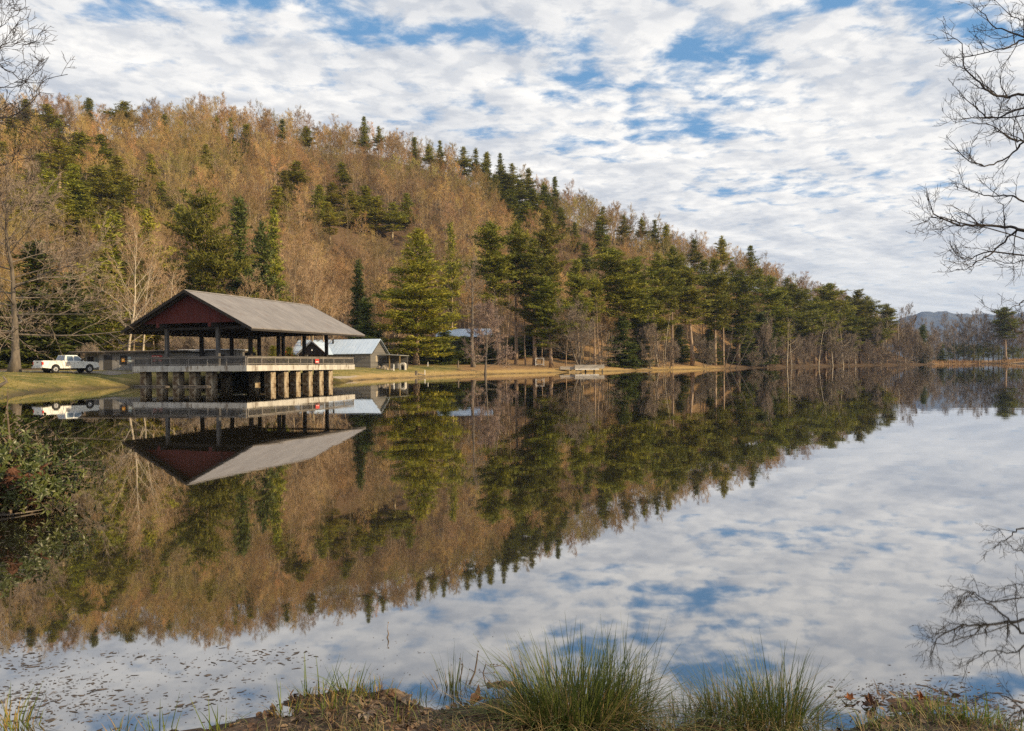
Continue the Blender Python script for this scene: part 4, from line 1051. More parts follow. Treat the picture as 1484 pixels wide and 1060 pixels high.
# ---- pines on the slope and the ridge: each stands where its own top shows
SKY = [(133, 142, 24), (183, 147, 40), (242, 165, 20), (316, 167, 16), (338, 170, 14), (360, 178, 24), (412, 172, 16), (446, 182, 26), (530, 168, 20), (551, 182, 14), (604, 195, 16), (624, 198, 18), (641, 203, 18), (676, 205, 24), (692, 211, 16), (706, 209, 20), (727, 221, 20), (746, 229, 24), (768, 240, 18), (790, 253, 14), (806, 255, 14), (876, 292, 20), (905, 308, 20), (932, 304, 16), (950, 318, 22), (965, 318, 18), (1008, 345, 20), (1047, 341, 24), (1088, 355, 28)]
LB_SKY = {133: 'small solitary pine on the skyline, first from the left', 183: 'wider skyline pine second from the left, beside the small solitary one', 530: 'thin spire-like spruce standing proud of the bare ridge', 1088: 'layered dark pine standing alone on the low end of the ridge', 1047: 'sharp pine left of the layered one on the low end of the ridge'}
for i, (px, tp, w) in enumerate(SKY):
    tp += (0, 7, 3, 10)[i % 4] if 560 < px < 1000 else 0
    Y = solve_Y(px, tp, 15 if px < 1000 else 17)
    lb = LB_SKY.get(px) or ('small dark pine on the bare ridge above the pavilion' if px < 500 else 'dark pine in the skyline row above the golden pine' if px < 720 else 'dark pine on the skyline above the tall pine stand' if px < 830 else 'dark pine on the falling skyline right of the tall pine stand')
    P(HILLP[i % 4] if i % 5 else CONE[i % 2], px, tp, Y, w * 1.25, lb, 'pine', 'pines along the ridge line' if px not in LB_SKY else None, crown_mat=M['needle_gold' if i % 2 else 'needle'])
CL1 = [(58, 222, 60), (88, 200, 54), (118, 191, 60), (148, 194, 56), (176, 226, 50), (72, 246, 58), (108, 236, 66), (142, 238, 66), (186, 262, 56), (128, 268, 60), (92, 272, 54), (160, 286, 56), (30, 252, 50)]
for i, (px, tp, w) in enumerate(CL1):
    P(HILLP[i % 3], px, tp, solve_Y(px, tp, 17), w * 1.15, 'bright yellow-green pine in the dense clump on the left slope', 'pine', 'yellow-green pines clumped on the left slope')
for i, (px, tp, w) in enumerate([(40, 143, 44), (72, 150, 46), (22, 168, 46), (88, 172, 36), (8, 205, 50), (52, 182, 40)]):
    P(HILLP[i % 4], px, tp, solve_Y(px, tp, 15), w, 'olive pine behind the overhanging twigs at the upper left', 'pine', 'olive pines at the upper left corner of the hill')
MID = [(222, 222, 30), (238, 262, 34), (262, 296, 36), (415, 246, 30), (432, 233, 36), (404, 268, 30), (466, 268, 36), (486, 264, 36), (498, 234, 26), (512, 276, 42), (532, 268, 36), (548, 286, 34), (590, 279, 28), (570, 292, 30), (345, 205, 24), (300, 208, 26), (480, 292, 30)]
for i, (px, tp, w) in enumerate(MID):
    P(HILLP[i % 3], px, tp, solve_Y(px, tp, 14), w * 1.35, 'yellow-green pine scattered among bare trees on the middle slope above the buildings', 'pine', 'scattered pines on the middle slope')
for i, (px, tp, w) in enumerate([(720, 252, 34), (738, 250, 40), (756, 262, 36), (776, 272, 36), (795, 286, 34), (742, 275, 40), (792, 268, 28), (812, 300, 30), (836, 322, 30), (760, 292, 40), (870, 318, 30)]):
    P(CONE[i % 2] if i % 2 else HILLP[i % 4], px, tp, solve_Y(px, tp, 14), w, 'dense dark evergreen on the slope just under the skyline behind the tall stand', 'evergreen', 'dark evergreens under the ridge', crown_mat=M['needle'])
for i, (px, tp, w) in enumerate([(985, 372, 30), (1022, 376, 30), (1062, 378, 28), (1104, 388, 30), (1140, 402, 26), (1168, 418, 28), (1196, 424, 28), (1228, 428, 28), (880, 340, 30), (850, 352, 30)]):
    P(HILLP[(i + 1) % 4], px, tp, solve_Y(px, tp, 17), w * 1.2, 'smaller pine half hidden behind the front row of the right-hand shore', 'pine', 'pines behind the front row of the right shore', crown_mat=M['needle'])

# ---- bare trees of the hillside: the nearest as things, the rest as one wood
def hillside():
    rs = random.Random(5); pts = []
    for gx in np.arange(-330, 260, 4.9):
        for gy in np.arange(112, 470, 4.9):
            x, y = gx + rs.uniform(-2.2, 2.2), gy + rs.uniform(-2.2, 2.2)
            px = 742 + F_PX * x / y
            if px < -120 or px > 1335: continue
            if y < np.interp(px, F_PXT, F_Y) + rs.uniform(-4, 2): continue
            if y > np.interp(px, T_PX, T_YR) + 42: continue
            if 600 < px < 745 and 203 < y < 226: continue
            hid = False
            for ex, ey, er in GREENS:
                if y - 3 < ey < y + 26 and ey > 132 and abs(ex * y / ey - x) < er * .75 + .8: hid = True; break
            if hid: continue
            pts.append((x, y, px))
    X = np.array([p[0] for p in pts]); Y = np.array([p[1] for p in pts]); D = lake_dist(X, Y); Z = terr(X, Y)
    keep = D > 10
    pts = [(x, y, px, z) for (x, y, px), k, z in zip(pts, keep, Z) if k]
    pts.sort(key=lambda p: p[1])
    ZN = [(105, 'on the lower slope behind the big spreading tree', 'left slope'), (240, 'on the lower slope behind the charcoal cabin', 'slope behind the cabin'), (430, 'on the lower slope behind the pavilion roof', 'slope behind the pavilion'), (560, 'on the lower slope behind the tin-roofed barn', 'slope behind the barn'),
          (690, 'behind the broad golden pine and the pale-roofed house', 'slope behind the golden pine'), (860, 'in the wood behind the tall pine stand', 'slope behind the tall pines'), (1010, 'in the wood behind the round-topped pine', 'slope behind the round-topped pine'), (1150, 'in the wood behind the leaning grey trunks and hemlocks', 'wood behind the hemlocks'), (9999, 'in the wood along the far wooded point', 'wood on the far point')]
    for i, (x, y, px, z) in enumerate(pts[:290]):
        k = BARE[i % 6]
        zn = next(q for q in ZN if px < q[0])
        s = rs.uniform(.78, 1.12)
        k.place(x, y, s, s * rs.uniform(.9, 1.1), 'leafless tan-barked tree ' + zn[1], 'bare tree', 'bare trees on the ' + zn[2], z=z - .1)
    rest = pts[290:]
    me = bpy.data.meshes.new('hillside_wood'); me.from_pydata([(p[0], p[1], p[3] - .1) for p in rest], [], [])
    o = link_mesh('hillside_wood', me); tag(o, 'mass of leafless tan trees covering the upper hillside up to the ridge', 'woods', None, 'stuff')
    src = bpy.data.collections.new('wood_sources')
    for k in BARE:
        mm = bpy.data.meshes.new('wood_tree'); v = MB()
        a, b = k.t, k.c
        v.v = [tuple(q.co) for q in a.vertices] + [tuple(q.co) for q in b.vertices]; n = len(a.vertices)
        v.f = [tuple(q.vertices) for q in a.polygons] + [tuple(i + n for i in q.vertices) for q in b.polygons]
        mm = v.mesh('wood_tree', [M['bark_tan'], M['twig_tan']])
        mm.polygons.foreach_set('material_index', [0] * len(a.polygons) + [1] * len(b.polygons))
        src.objects.link(bpy.data.objects.new('wood_tree', mm))
    ng = bpy.data.node_groups.new('wood', 'GeometryNodeTree')
    ng.interface.new_socket('Geometry', in_out='INPUT', socket_type='NodeSocketGeometry'); ng.interface.new_socket('Geometry', in_out='OUTPUT', socket_type='NodeSocketGeometry')
    gi = ng.nodes.new('NodeGroupInput'); go = ng.nodes.new('NodeGroupOutput')
    ci = ng.nodes.new('GeometryNodeCollectionInfo'); ci.inputs[0].default_value = src; ci.inputs[1].default_value = True; ci.inputs[2].default_value = True
    ip = ng.nodes.new('GeometryNodeInstanceOnPoints'); ip.inputs['Pick Instance'].default_value = True
    def rnd(ty, lo, hi, seed):
        q = ng.nodes.new('FunctionNodeRandomValue'); q.data_type = ty
        idx = {'FLOAT': (2, 3, 1), 'FLOAT_VECTOR': (0, 1, 0), 'INT': (4, 5, 2)}[ty]
        q.inputs[idx[0]].default_value = lo; q.inputs[idx[1]].default_value = hi; q.inputs['Seed'].default_value = seed
        return q.outputs[idx[2]]
    ng.links.new(gi.outputs[0], ip.inputs['Points']); ng.links.new(ci.outputs[0], ip.inputs['Instance'])
    ng.links.new(rnd('INT', 0, 5, 1), ip.inputs['Instance Index'])
    ng.links.new(rnd('FLOAT_VECTOR', (-.06, -.06, 0), (.06, .06, 6.28), 2), ip.inputs['Rotation'])
    ng.links.new(rnd('FLOAT_VECTOR', (.75, .75, .72), (1.12, 1.12, 1.15), 3), ip.inputs['Scale'])
    ng.links.new(ip.outputs[0], go.inputs[0])
    md = o.modifiers.new('wood', 'NODES'); md.node_group = ng
    print('hillside trees', len(pts))
hillside()

# ---- bare trees one can point to
def single(px, top, Y, label, T, C, tm, cm, H, name='bare_tree', rz=0.0, sx=None, cat='bare tree'):
    k = Kind(T, C, tm, cm, H, 1, name, 'twigs'); x, y = XY(px, Y); z = gz(x, y); h = PIX(px, top, Y).z - z
    s = h / H; o = k.place(x, y, sx or s, s, label, cat, None, z=z - .1, rz=rz); return o
T, C = bare_tree(101, 19, .58, .22, 28, 11, 10, 6, 1.05, .62, 1.0, .048, .75, (10, 6, 4), lift=.03, lr=.20, taper=.5, sway=.16)
single(20, 272, 85, 'big spreading leafless tree with a thick leaning trunk left of the white truck', T, C, M['bark_grey'], M['twig_grey'], 19, rz=.6)
T, C = bare_tree(104, 20, .20, .16, 16, 8, 8, 6, .55, .34, .9, .034, 0, (8, 5, 3), lr=.36)
single(184, 318, 118, 'pale-barked slender tree rising behind the charcoal cabin, left of its twin', T, C, M['bark_pale'], M['twig_pale'], 20)
T, C = bare_tree(105, 20, .19, .20, 15, 8, 8, 6, .58, .36, .9, .034, 0, (8, 5, 3), lr=.36)
single(206, 345, 122, 'pale-barked slender tree behind the charcoal cabin, right of its twin', T, C, M['bark_pale'], M['twig_pale'], 20)
for i, (px, tp, Y, lb) in enumerate(((238, 380, 126, 'pale leafless tree over the left eave of the pavilion'), (420, 345, 142, 'golden-limbed leafless tree over the middle of the pavilion roof'), (452, 362, 148, 'golden-limbed leafless tree over the right part of the pavilion roof'), (474, 392, 150, 'smaller golden-limbed tree just left of the barn roof'), (370, 400, 136, 'low golden-limbed tree behind the pavilion roof middle'), (330, 430, 128, 'slim pale tree seen through the pavilion posts'), (285, 440, 126, 'slim pale tree seen between the two front pavilion posts'))):
    T, C = bare_tree(110 + i, 17, .20, .2, 14, 7, 7, 5, .62, .36, .9, .036, 0, (7, 5, 3), lr=.36); single(px, tp, Y, lb, T, C, M['bark_pale'] if i in (0, 5, 6) else M['bark_tan'], M['twig_pale'], 17)
T, C = bare_tree(121, 26, .56, .40, 14, 7, 7, 5, .75, .27, .9, .05, 0, (10, 5, 3), lift=.05, lr=.3)
single(686, 375, 178, 'thick tall grey trunk with a sparse bare crown right of the broad golden pine', T, C, M['bark_grey'], M['twig_grey'], 26)
T, C = bare_tree(122, 13, .22, .12, 24, 8, 9, 6, .9, .34, .8, .075, .3, (7, 5, 3), lr=.3)
single(703, 438, 161, 'twiggy bare tree with a dark foot standing right at the waterline', T, C, M['bark_grey'], mat('twig_pink', (.26, .185, .15), (.36, .27, .22), .5, .9), 13)
T, C = bare_tree(123, 12, .17, .08, 8, 7, 8, 6, .95, .5, .8, .045, .1, (7, 5, 3), stems=4, lr=.36)
single(842, 438, 196, 'many-stemmed bare tree leaning right behind the landing stage', T, C, M['bark_grey'], M['twig_grey'], 12)
# trunks of the tall stand
k = 0
for px, tp, Y, lb in ((733, 400, 196, 'thin leafless trunk beside the darkest flat-topped pine'), (762, 392, 203, 'thin leafless trunk left of the white rectangular frame'), (785, 420, 204, 'reddish straight trunk close behind the white rectangular frame'), (820, 440, 208, 'thin leafless trunk left of the landing stage'), (871, 430, 210, 'grey leafless trunk over the right end of the landing stage')):
    T, C = bare_tree(130 + k, 20, .18, .5, 8, 4, 4, 3, .55, .22, .8, .03, 0, (6, 4, 3)); k += 1; single(px, tp, Y, lb, T, C, M['bark_pine'], M['twig_grey'], 20)
# leaning grey trunks over the hemlock shore
for i, (px, Y, ln) in enumerate(((1056, 268, (.55, -.1, 1)), (1064, 268, (.9, 0, 1)), (1050, 267, (.2, -.1, 1)), (955, 232, (-.12, 0, 1)), (962, 234, (.16, 0, 1)))):
    rs = random.Random(i); b = MB(); pts, _ = wander(Vector((0, 0, -.3)), Vector(ln), 15, 6, rs, .08, .08); b.tube(pts, [.13 - .017 * q for q in range(7)], 6)
    P0, P1, W = [], [], []
    for q in range(60):
        f = rs.uniform(1.5, 5.99); a = pts[int(f)].lerp(pts[int(f) + 1], f - int(f)); d = (rvec(rs) + Vector((0, 0, .5))).normalized() * rs.uniform(1, 2.6); P0.append(tuple(a)); P1.append(tuple(a + d)); W.append(.05)
    c = MB(); c.tris(twig_tris(P0, P1, W, np.random.RandomState(i)))
    x, y = XY(px, Y); o = thing('leaning_tree', ('bare grey trunk tilting to the right by the dark hemlocks', 'bare grey trunk tilting furthest over the water by the dark hemlocks', 'nearly upright bare grey trunk beside the tilted ones by the hemlocks', 'pale bare trunk leaning left in front of the two straight pines', 'pale bare trunk leaning right in front of the two straight pines')[i], 'bare tree', (x, y, gz(x, y) - .1))
    b.build('trunk', M['bark_grey'] if i < 3 else M['bark_pale'], o, True); c.build('twigs', M['twig_grey'], o)

# shrubs of the right shore: told apart only by where they stand
SHR = [(940, 224, 448), (972, 234, 470), (1022, 250, 492), (1090, 276, 478), (1108, 284, 470), (1122, 290, 462), (1136, 296, 470), (1150, 304, 474), (1163, 309, 466), (1176, 318, 472), (1190, 326, 468), (1204, 336, 474), (1217, 344, 466), (1230, 352, 474), (1243, 360, 470), (1256, 368, 474), (1268, 374, 468), (1280, 380, 474), (1292, 385, 462), (1304, 388, 468), (1316, 392, 470), (1328, 396, 478), (1342, 398, 484), (1350, 400, 492)]
for i, (px, Y, tp) in enumerate(SHR):
    if i % 4 == 2 and 1085 < px < 1300: continue
    lb = 'pale bare shrub in front of the straight pines on the red shore' if px < 1050 else 'grey-brown bare shrub overhanging the water along the middle of the right shore' if px < 1200 else 'grey-brown bare shrub overhanging the water along the far wooded point'
    P(BUSH[i % 3], px, tp + (12 if px < 1290 else 2) + 20 * math.sin(i * 2.7), Y, 34 if px < 1200 else 30, lb, 'bare shrub', 'bare shrubs on the red shore' if px < 1050 else 'bare shrubs of the middle right shore' if px < 1200 else 'bare shrubs of the far point')
for i, (px, tp, Y, w, lb) in enumerate(((1124, 440, 296, 44, 'low full pine between the dark hemlock and the pale bare shrubs'), (1166, 452, 316, 40, 'low full pine among the shrubs under the large mid-shore pine'), (1196, 446, 334, 42, 'low full pine left of the spire-topped skyline pine'), (1228, 450, 356, 40, 'low full pine right of the spire-topped skyline pine'), (1258, 458, 372, 34, 'low full pine beneath the cloudlike pines'))):
    P(TALL[2], px, tp, Y, w, lb)
for i, (px, tp, Y) in enumerate(((1112, 450, 290), (1140, 442, 304), (1147, 462, 306), (1186, 456, 328), (1207, 462, 344), (1222, 450, 352), (1240, 462, 366), (1276, 456, 380), (1300, 448, 390), (1312, 456, 394))):
    T, C = bare_tree(140 + i, 16, .17, .35, 8, 5, 4, 3, .6, .26, .8, .06, 0, (6, 4, 3)); single(px, tp, Y, 'slender pale leafless trunk rising from the shrubs of the far right shore', T, C, M['bark_pale'], M['twig_grey'], 16)['group'] = 'slender trunks of the far right shore'
# trees across the marsh
for i, (px, tp, Y, w) in enumerate([(1310, 443, 432, 22), (1322, 440, 440, 24), (1340, 462, 442, 24), (1356, 476, 448, 22), (1372, 480, 456, 22), (1384, 465, 455, 26), (1398, 470, 458, 26), (1412, 448, 456, 30), (1426, 462, 458, 28), (1440, 466, 458, 28), (1452, 462, 462, 26), (1468, 458, 460, 30), (1480, 462, 458, 28), (1494, 460, 460, 30), (1378, 488, 470, 22), (1405, 486, 472, 24), (1432, 484, 472, 24), (1460, 484, 474, 24), (1486, 480, 474, 24), (1510, 470, 462, 28)] + [(1352 + 7.3 * q, 468 + 13 * math.sin(q * 2.3) - q * .4, 462 + 14 * ((q * 37) % 10) / 10, 30) for q in range(20)]):
    P(GREYT[i % 3], px, tp, Y, w, 'leafless grey tree in the row behind the marsh at the right edge' if px > 1350 else 'tall leafless tree rising behind the tip of the wooded point', 'bare tree', 'bare trees across the marsh' if px > 1350 else 'bare trees behind the wooded point')
for i, (px, tp, w) in enumerate([(1384, 505, 22), (1402, 502, 26), (1420, 504, 24), (1440, 506, 22), (1470, 506, 26)]):
    P(BUSH[i % 3], px, tp - 6, 462, w * 1.5, 'low olive thicket at the foot of the bare row behind the marsh', 'thicket', 'low thickets behind the marsh', crown_mat=M['needle'], name='thicket')
# low brush behind the buildings and along the wood edge
for i, (px, Y, tp) in enumerate([(30, 112, 500), (58, 114, 505), (90, 116, 502), (128, 112, 498), (250, 124, 480), (275, 126, 478), (300, 124, 484), (322, 126, 476), (345, 128, 480), (366, 130, 478), (388, 134, 482), (408, 138, 476), (440, 160, 476), (470, 165, 470), (-10, 110, 500)]):
    P(BUSH[i % 3], px, tp, Y, 44, 'tangled tan brush at the foot of the hill behind the ' + ('big tree and truck' if px < 140 else 'pavilion'), 'brush', 'brush behind the ' + ('big tree' if px < 140 else 'pavilion'))
for i, (px, tp, Y, w, lb) in enumerate(((365, 502, 120, 26, 'small round green bush seen between the pavilion posts on the right'), (338, 508, 116, 20, 'small green bush seen under the middle of the pavilion roof'), (395, 500, 124, 26, 'green bush seen under the right part of the pavilion roof'), (420, 502, 130, 30, 'green bush left of the tin-roofed barn'))):
    P(CONE[i % 2], px, tp, Y, w, lb, 'bush', crown_mat=M['needle'], name='green_bush')

# ------------------------------------------------------------------ near trees whose limbs reach into the view
M['near_bark'] = mat('near_bark', (.030, .026, .026), (.060, .052, .050), 5, .9, stretch=(1, 1, .4))
def limb_tree(name, label, trunk_px, Y, trunk_h, rad, limbs, seed, tw, dens, sub_len, depth=2.5, pull=None):
    rs = random.Random(seed)
    x, y = XY(trunk_px, Y); g = gz(x, y)
    o = thing(name, label, 'bare tree', (x, y, g - .1))
    T = MB(); N = 9
    tp = [Vector((.25 * math.sin(k * .9), .2 * math.sin(k * 1.3), trunk_h * k / N)) for k in range(N + 1)]
    T.tube(tp, [rad * (1.35 if k == 0 else 1 - .8 * k / N) for k in range(N + 1)], 12); T.build('trunk', M['near_bark'], o, True)
    org = Vector((x, y, g - .1))
    mirrored = [(p, -r) for p, r in limbs[::2]]
    for li, (pts, r0) in enumerate(limbs + mirrored):
        dy = rs.uniform(-depth, depth) * .6
        W = [PIX(px, py, Y + dy * (1 - .35 * i / len(pts)) + (rs.uniform(-.3, .3))) - org for i, (px, py) in enumerate(pts)]
        if r0 < 0: r0 = -r0; W = [Vector((-p.x * .8, -p.y + .6, p.z + .9)) for p in W]
        hz_ = max(1.5, min(trunk_h * .94, W[0].z - (.35 * abs(W[0].x))))
        f = hz_ / trunk_h * N; i0 = min(int(f), N - 1); tj = tp[i0].lerp(tp[i0 + 1], f - i0)
        W = [tj, tj.lerp(W[0], .5) + Vector((0, 0, .35))] + W
        # smooth the path
        P = []
        for i in range(len(W) - 1):
            a, b = W[i], W[i + 1]; p0 = W[max(i - 1, 0)]; p3 = W[min(i + 2, len(W) - 1)]
            for q in range(4):
                t = q / 4
                P.append(.5 * ((2 * a) + (b - p0) * t + (2 * p0 - 5 * a + 4 * b - p3) * t * t + (3 * a - p0 - 3 * b + p3) * t ** 3) + rvec(rs) * .035)
        P.append(W[-1]); n = len(P)
        B = MB(); B.tube(P, [max(.007, r0 * (1 - i / (n - .5)) ** .75) for i in range(n)], 6, False)
        def sprig(p, d, L, r, lev):
            ks = 5 if lev < 2 else 3
            pts2, _ = wander(p, d, L, ks, rs, .26, .05)
            B.tube(pts2, [max(.0045, r * (1 - .75 * i / ks)) for i in range(ks + 1)], 4 if lev < 1 else 3, False)
            if lev >= 2: return
            m_ = int(L * dens * (1 if lev == 0 else 1.6)) + 1
            for q in range(m_):
                f = rs.uniform(.12, 1) * ks; i = min(int(f), ks - 1); a = pts2[i].lerp(pts2[i + 1], f - i)
                dd = ((pts2[i + 1] - pts2[i]).normalized() + rvec(rs) * .9 + Vector((0, 0, .10))).normalized()
                sprig(a, dd, L * rs.uniform(.28, .55) if lev == 0 else rs.uniform(.12, .42) * sub_len, max(.006, r * .55) if lev == 0 else tw, lev + 1)
        start = int(n * .38)
        tot = sum((P[i + 1] - P[i]).length for i in range(start, n - 1))
        for q in range(int(tot * dens * .9)):
            i = rs.randrange(start, n - 1); f = (i - start) / max(1, n - start)
            d = ((P[i + 1] - P[i]).normalized() * .9 + rvec(rs) * .95 + Vector((0, 0, .12))).normalized()
            sprig(P[i], d, sub_len * rs.uniform(.5, 1.5) * (1.15 - .6 * f), r0 * .34 * (1.1 - .6 * f), 0)
        B.build('limb', M['near_bark'], o)
    return o
LIMBS_R = [
 ([(1500, 62), (1470, 50), (1440, 40), (1415, 18), (1400, 8)], .06), ([(1500, 30), (1465, 25), (1430, -5)], .05),
 ([(1510, 50), (1484, 57), (1458, 69), (1432, 75), (1391, 81), (1379, 71)], .06),
 ([(1520, 134), (1484, 137), (1450, 141), (1427, 133), (1407, 115), (1387, 93), (1381, 59), (1357, 60)], .085),
 ([(1520, 150), (1484, 156), (1434, 172), (1411, 162), (1387, 139), (1367, 119)], .075), ([(1440, 171), (1410, 170), (1375, 172), (1352, 170)], .045),
 ([(1520, 210), (1484, 205), (1465, 203), (1438, 186), (1400, 178), (1370, 176)], .06),
 ([(1520, 196), (1484, 206), (1466, 222), (1434, 238), (1407, 238), (1387, 226), (1360, 198)], .07),
 ([(1520, 300), (1484, 293), (1458, 283), (1427, 285), (1399, 277), (1372, 270)], .07),
 ([(1520, 336), (1484, 335), (1454, 329), (1410, 327), (1375, 325), (1339, 309), (1327, 280)], .115), ([(1350, 316), (1330, 322), (1304, 328)], .035),
 ([(1490, 334), (1466, 339), (1438, 362), (1415, 376), (1395, 388), (1374, 392)], .07), ([(1430, 366), (1400, 374), (1379, 372), (1364, 349)], .05), ([(1520, 372), (1484, 378), (1455, 382), (1425, 374)], .05),
 ([(1520, 434), (1484, 437), (1465, 447), (1445, 455)], .05), ([(1520, 470), (1484, 480), (1472, 481), (1457, 469), (1445, 459), (1435, 452)], .065)]
limb_tree('bare_tree', 'dark leafless tree beyond the right edge whose long limbs reach in over the water', 1640, 24.0, 19, .42, [([(1484 - (1484 - qx) * .90, qy) for qx, qy in p], r * .62) for p, r in LIMBS_R], 3, .0052, 4.3, .78)
LIMBS_L = [([(-30, 80), (0, 71), (30, 64), (58, 62)], .03), ([(-30, 50), (0, 38), (20, 22), (40, 12)], .03), ([(-30, 88), (0, 95), (34, 118), (60, 118), (98, 108)], .04), ([(-40, 170), (0, 173), (24, 165), (50, 141), (64, 118)], .045),
 ([(-10, 172), (24, 165), (78, 172), (102, 186)], .03), ([(-40, 185), (0, 180), (40, 188), (75, 215), (96, 218)], .035), ([(-40, 120), (0, 128), (30, 122), (58, 100), (70, 84)], .03), ([(-40, 10), (-5, 14), (12, 8), (20, -4)], .02), ([(-30, 232), (0, 240), (26, 228)], .018)]
limb_tree('bare_tree', 'leafless tree beyond the left edge whose twigs hang in over the hill', -210, 19.0, 15, .32, [(p, r * .55) for p, r in LIMBS_L], 9, .0042, 5.0, .62, depth=2)

# ------------------------------------------------------------------ evergreen shrub on the left bank
def leafmat(name, a, b, rough, tr=.15, spec=.5):
    return mat(name, a, b, 3.0, rough, translucent=tr, spec=spec)
M['laurel'] = leafmat('laurel_leaf', (.034, .052, .012), (.105, .120, .024), .40)
M['dead_leaf'] = leafmat('dead_leaf', (.075, .034, .022), (.17, .082, .050), .7, .2, .2)
M['shrub_stem'] = mat('shrub_stem', (.10, .075, .055), (.22, .17, .13), 6, .85)
def leaf(mb, p, d, n, L, W, fold=.18, curl=.1):
    d = d.normalized(); s = d.cross(n)
    if s.length < 1e-3: s = d.orthogonal()
    s.normalize(); n = s.cross(d)
    mid = [p, p + d * L * .33 - n * 0, p + d * L * .7 - n * L * curl * .5, p + d * L - n * L * curl * 1.6]
    w = [0, W * .48, W * .42, 0]
    vs = [mid[0], mid[1], mid[2], mid[3], mid[1] + s * w[1] + n * W * fold, mid[2] + s * w[2] + n * W * fold - n * 0, mid[1] - s * w[1] + n * W * fold, mid[2] - s * w[2] + n * W * fold]
    mb.add(vs, [(0, 1, 4), (1, 2, 5, 4), (2, 3, 5), (0, 6, 1), (1, 6, 7, 2), (2, 7, 3)])
def laurel(px, Y, label, seed, heads, dead, reach):
    rs = random.Random(seed); x, y = XY(px, Y); g = gz(x, y); o = thing('laurel_shrub', label, 'shrub', (x, y, g - .05))
    S, Lf, D = MB(), MB(), MB(); org = Vector((x, y, g - .05))
    def stem(tip, whorl, mb, L0, W0, droop=0.0):
        base = Vector((rs.uniform(-.5, .3), rs.uniform(-.5, .5), 0)); mid = base.lerp(tip, .5) + Vector((rs.uniform(-.15, .15), rs.uniform(-.15, .15), .18))
        pts = [base, base.lerp(mid, .5) + rvec(rs) * .04, mid, mid.lerp(tip, .5) + rvec(rs) * .05 + Vector((0, 0, .05)), tip]
        S.tube(pts, [.022, .018, .013, .009, .005], 5, False)
        ax = (tip - pts[3]).normalized()
        for back in range(3):
            c = tip - ax * (.05 + .13 * back)
            for k in range(whorl):
                a = 6.283 * k / whorl + rs.uniform(-.4, .4) + back
                u = ax.orthogonal().normalized(); v = ax.cross(u)
                d = (u * math.cos(a) + v * math.sin(a)) + ax * rs.uniform(.1, .7) + Vector((0, 0, -.15 - droop)) + rvec(rs) * .2
                leaf(mb, c + rvec(rs) * .02, d, ax + rvec(rs) * .3, L0 * rs.uniform(.6, 1.15), W0 * rs.uniform(.7, 1.2), rs.uniform(.05, .3), .12 + droop * .3)
    for i in range(heads):
        f = rs.random(); a = rs.uniform(-1.9, 1.9)
        tip = Vector((rs.uniform(-1.2, reach) , rs.uniform(-1.2, 1.0), 0)); 
        top = 1.45 - .85 * max(0, tip.x + .3) / max(.1, reach + .3) + rs.uniform(-.1, .12)
        tip.z = rs.uniform(.05, 1) ** .7 * top
        stem(tip, rs.randint(6, 9), Lf, .105, .034)
    for i in range(dead):
        tip = Vector((rs.uniform(.15, 1.0), rs.uniform(-1.25, -.35), rs.uniform(.15, .85))); stem(tip, rs.randint(3, 6), D, .115, .036, .9)
    # one tall bare-topped sprig
    S.tube([Vector((.1, -.3, .2)), Vector((.25, -.3, .9)), Vector((.22, -.32, 1.45)), Vector((.24, -.33, 1.80))], [.02, .015, .01, .004], 5)
    for k in range(9): leaf(D if k % 3 == 0 else Lf, Vector((.235, -.32, 1.05 + .08 * k)), rvec(rs) + Vector((0, 0, .1)), Vector((0, 0, 1)), .09, .025)
    S.build('stem', M['shrub_stem'], o); Lf.build('leaves', M['laurel'], o)
    if dead: D.build('dead_leaves', M['dead_leaf'], o)
    return o
laurel(8, 11.6, 'glossy green laurel shrub with brown dead leaves leaning over the water', 4, 380, 30, 1.15)
laurel(-70, 12.8, 'second laurel shrub cut by the left edge, behind the one with dead leaves', 6, 90, 0, .6)
# pale dead branches lying in the water under the shrub
for i, (pts, r0, lb) in enumerate(((((-20, 752), (18, 748), (62, 741)), .022, 'pale dead branch lying on the water below the laurel'), (((-10, 566), (10, 553), (4, 545)), .03, 'bleached driftwood snag on the bank behind the laurel'))):
    Y = 11.0
    b = MB(); W = [PIX(px, py, Y) for px, py in pts]
    if i == 0: W = [Vector(WAT(px, py) + (.02,)) for px, py in pts]
    if i == 1: W = [PIX(px, py, 48) for px, py in pts]; r0 = .12
    b.tube([W[0], W[0].lerp(W[1], .5) + Vector((0, 0, .01)), W[1], W[1].lerp(W[2], .5), W[2]], [r0, r0 * .9, r0 * .7, r0 * .5, r0 * .2], 6)
    tag(b.build('dead_branch', M['bark_grey'], None, True), lb, 'branch')

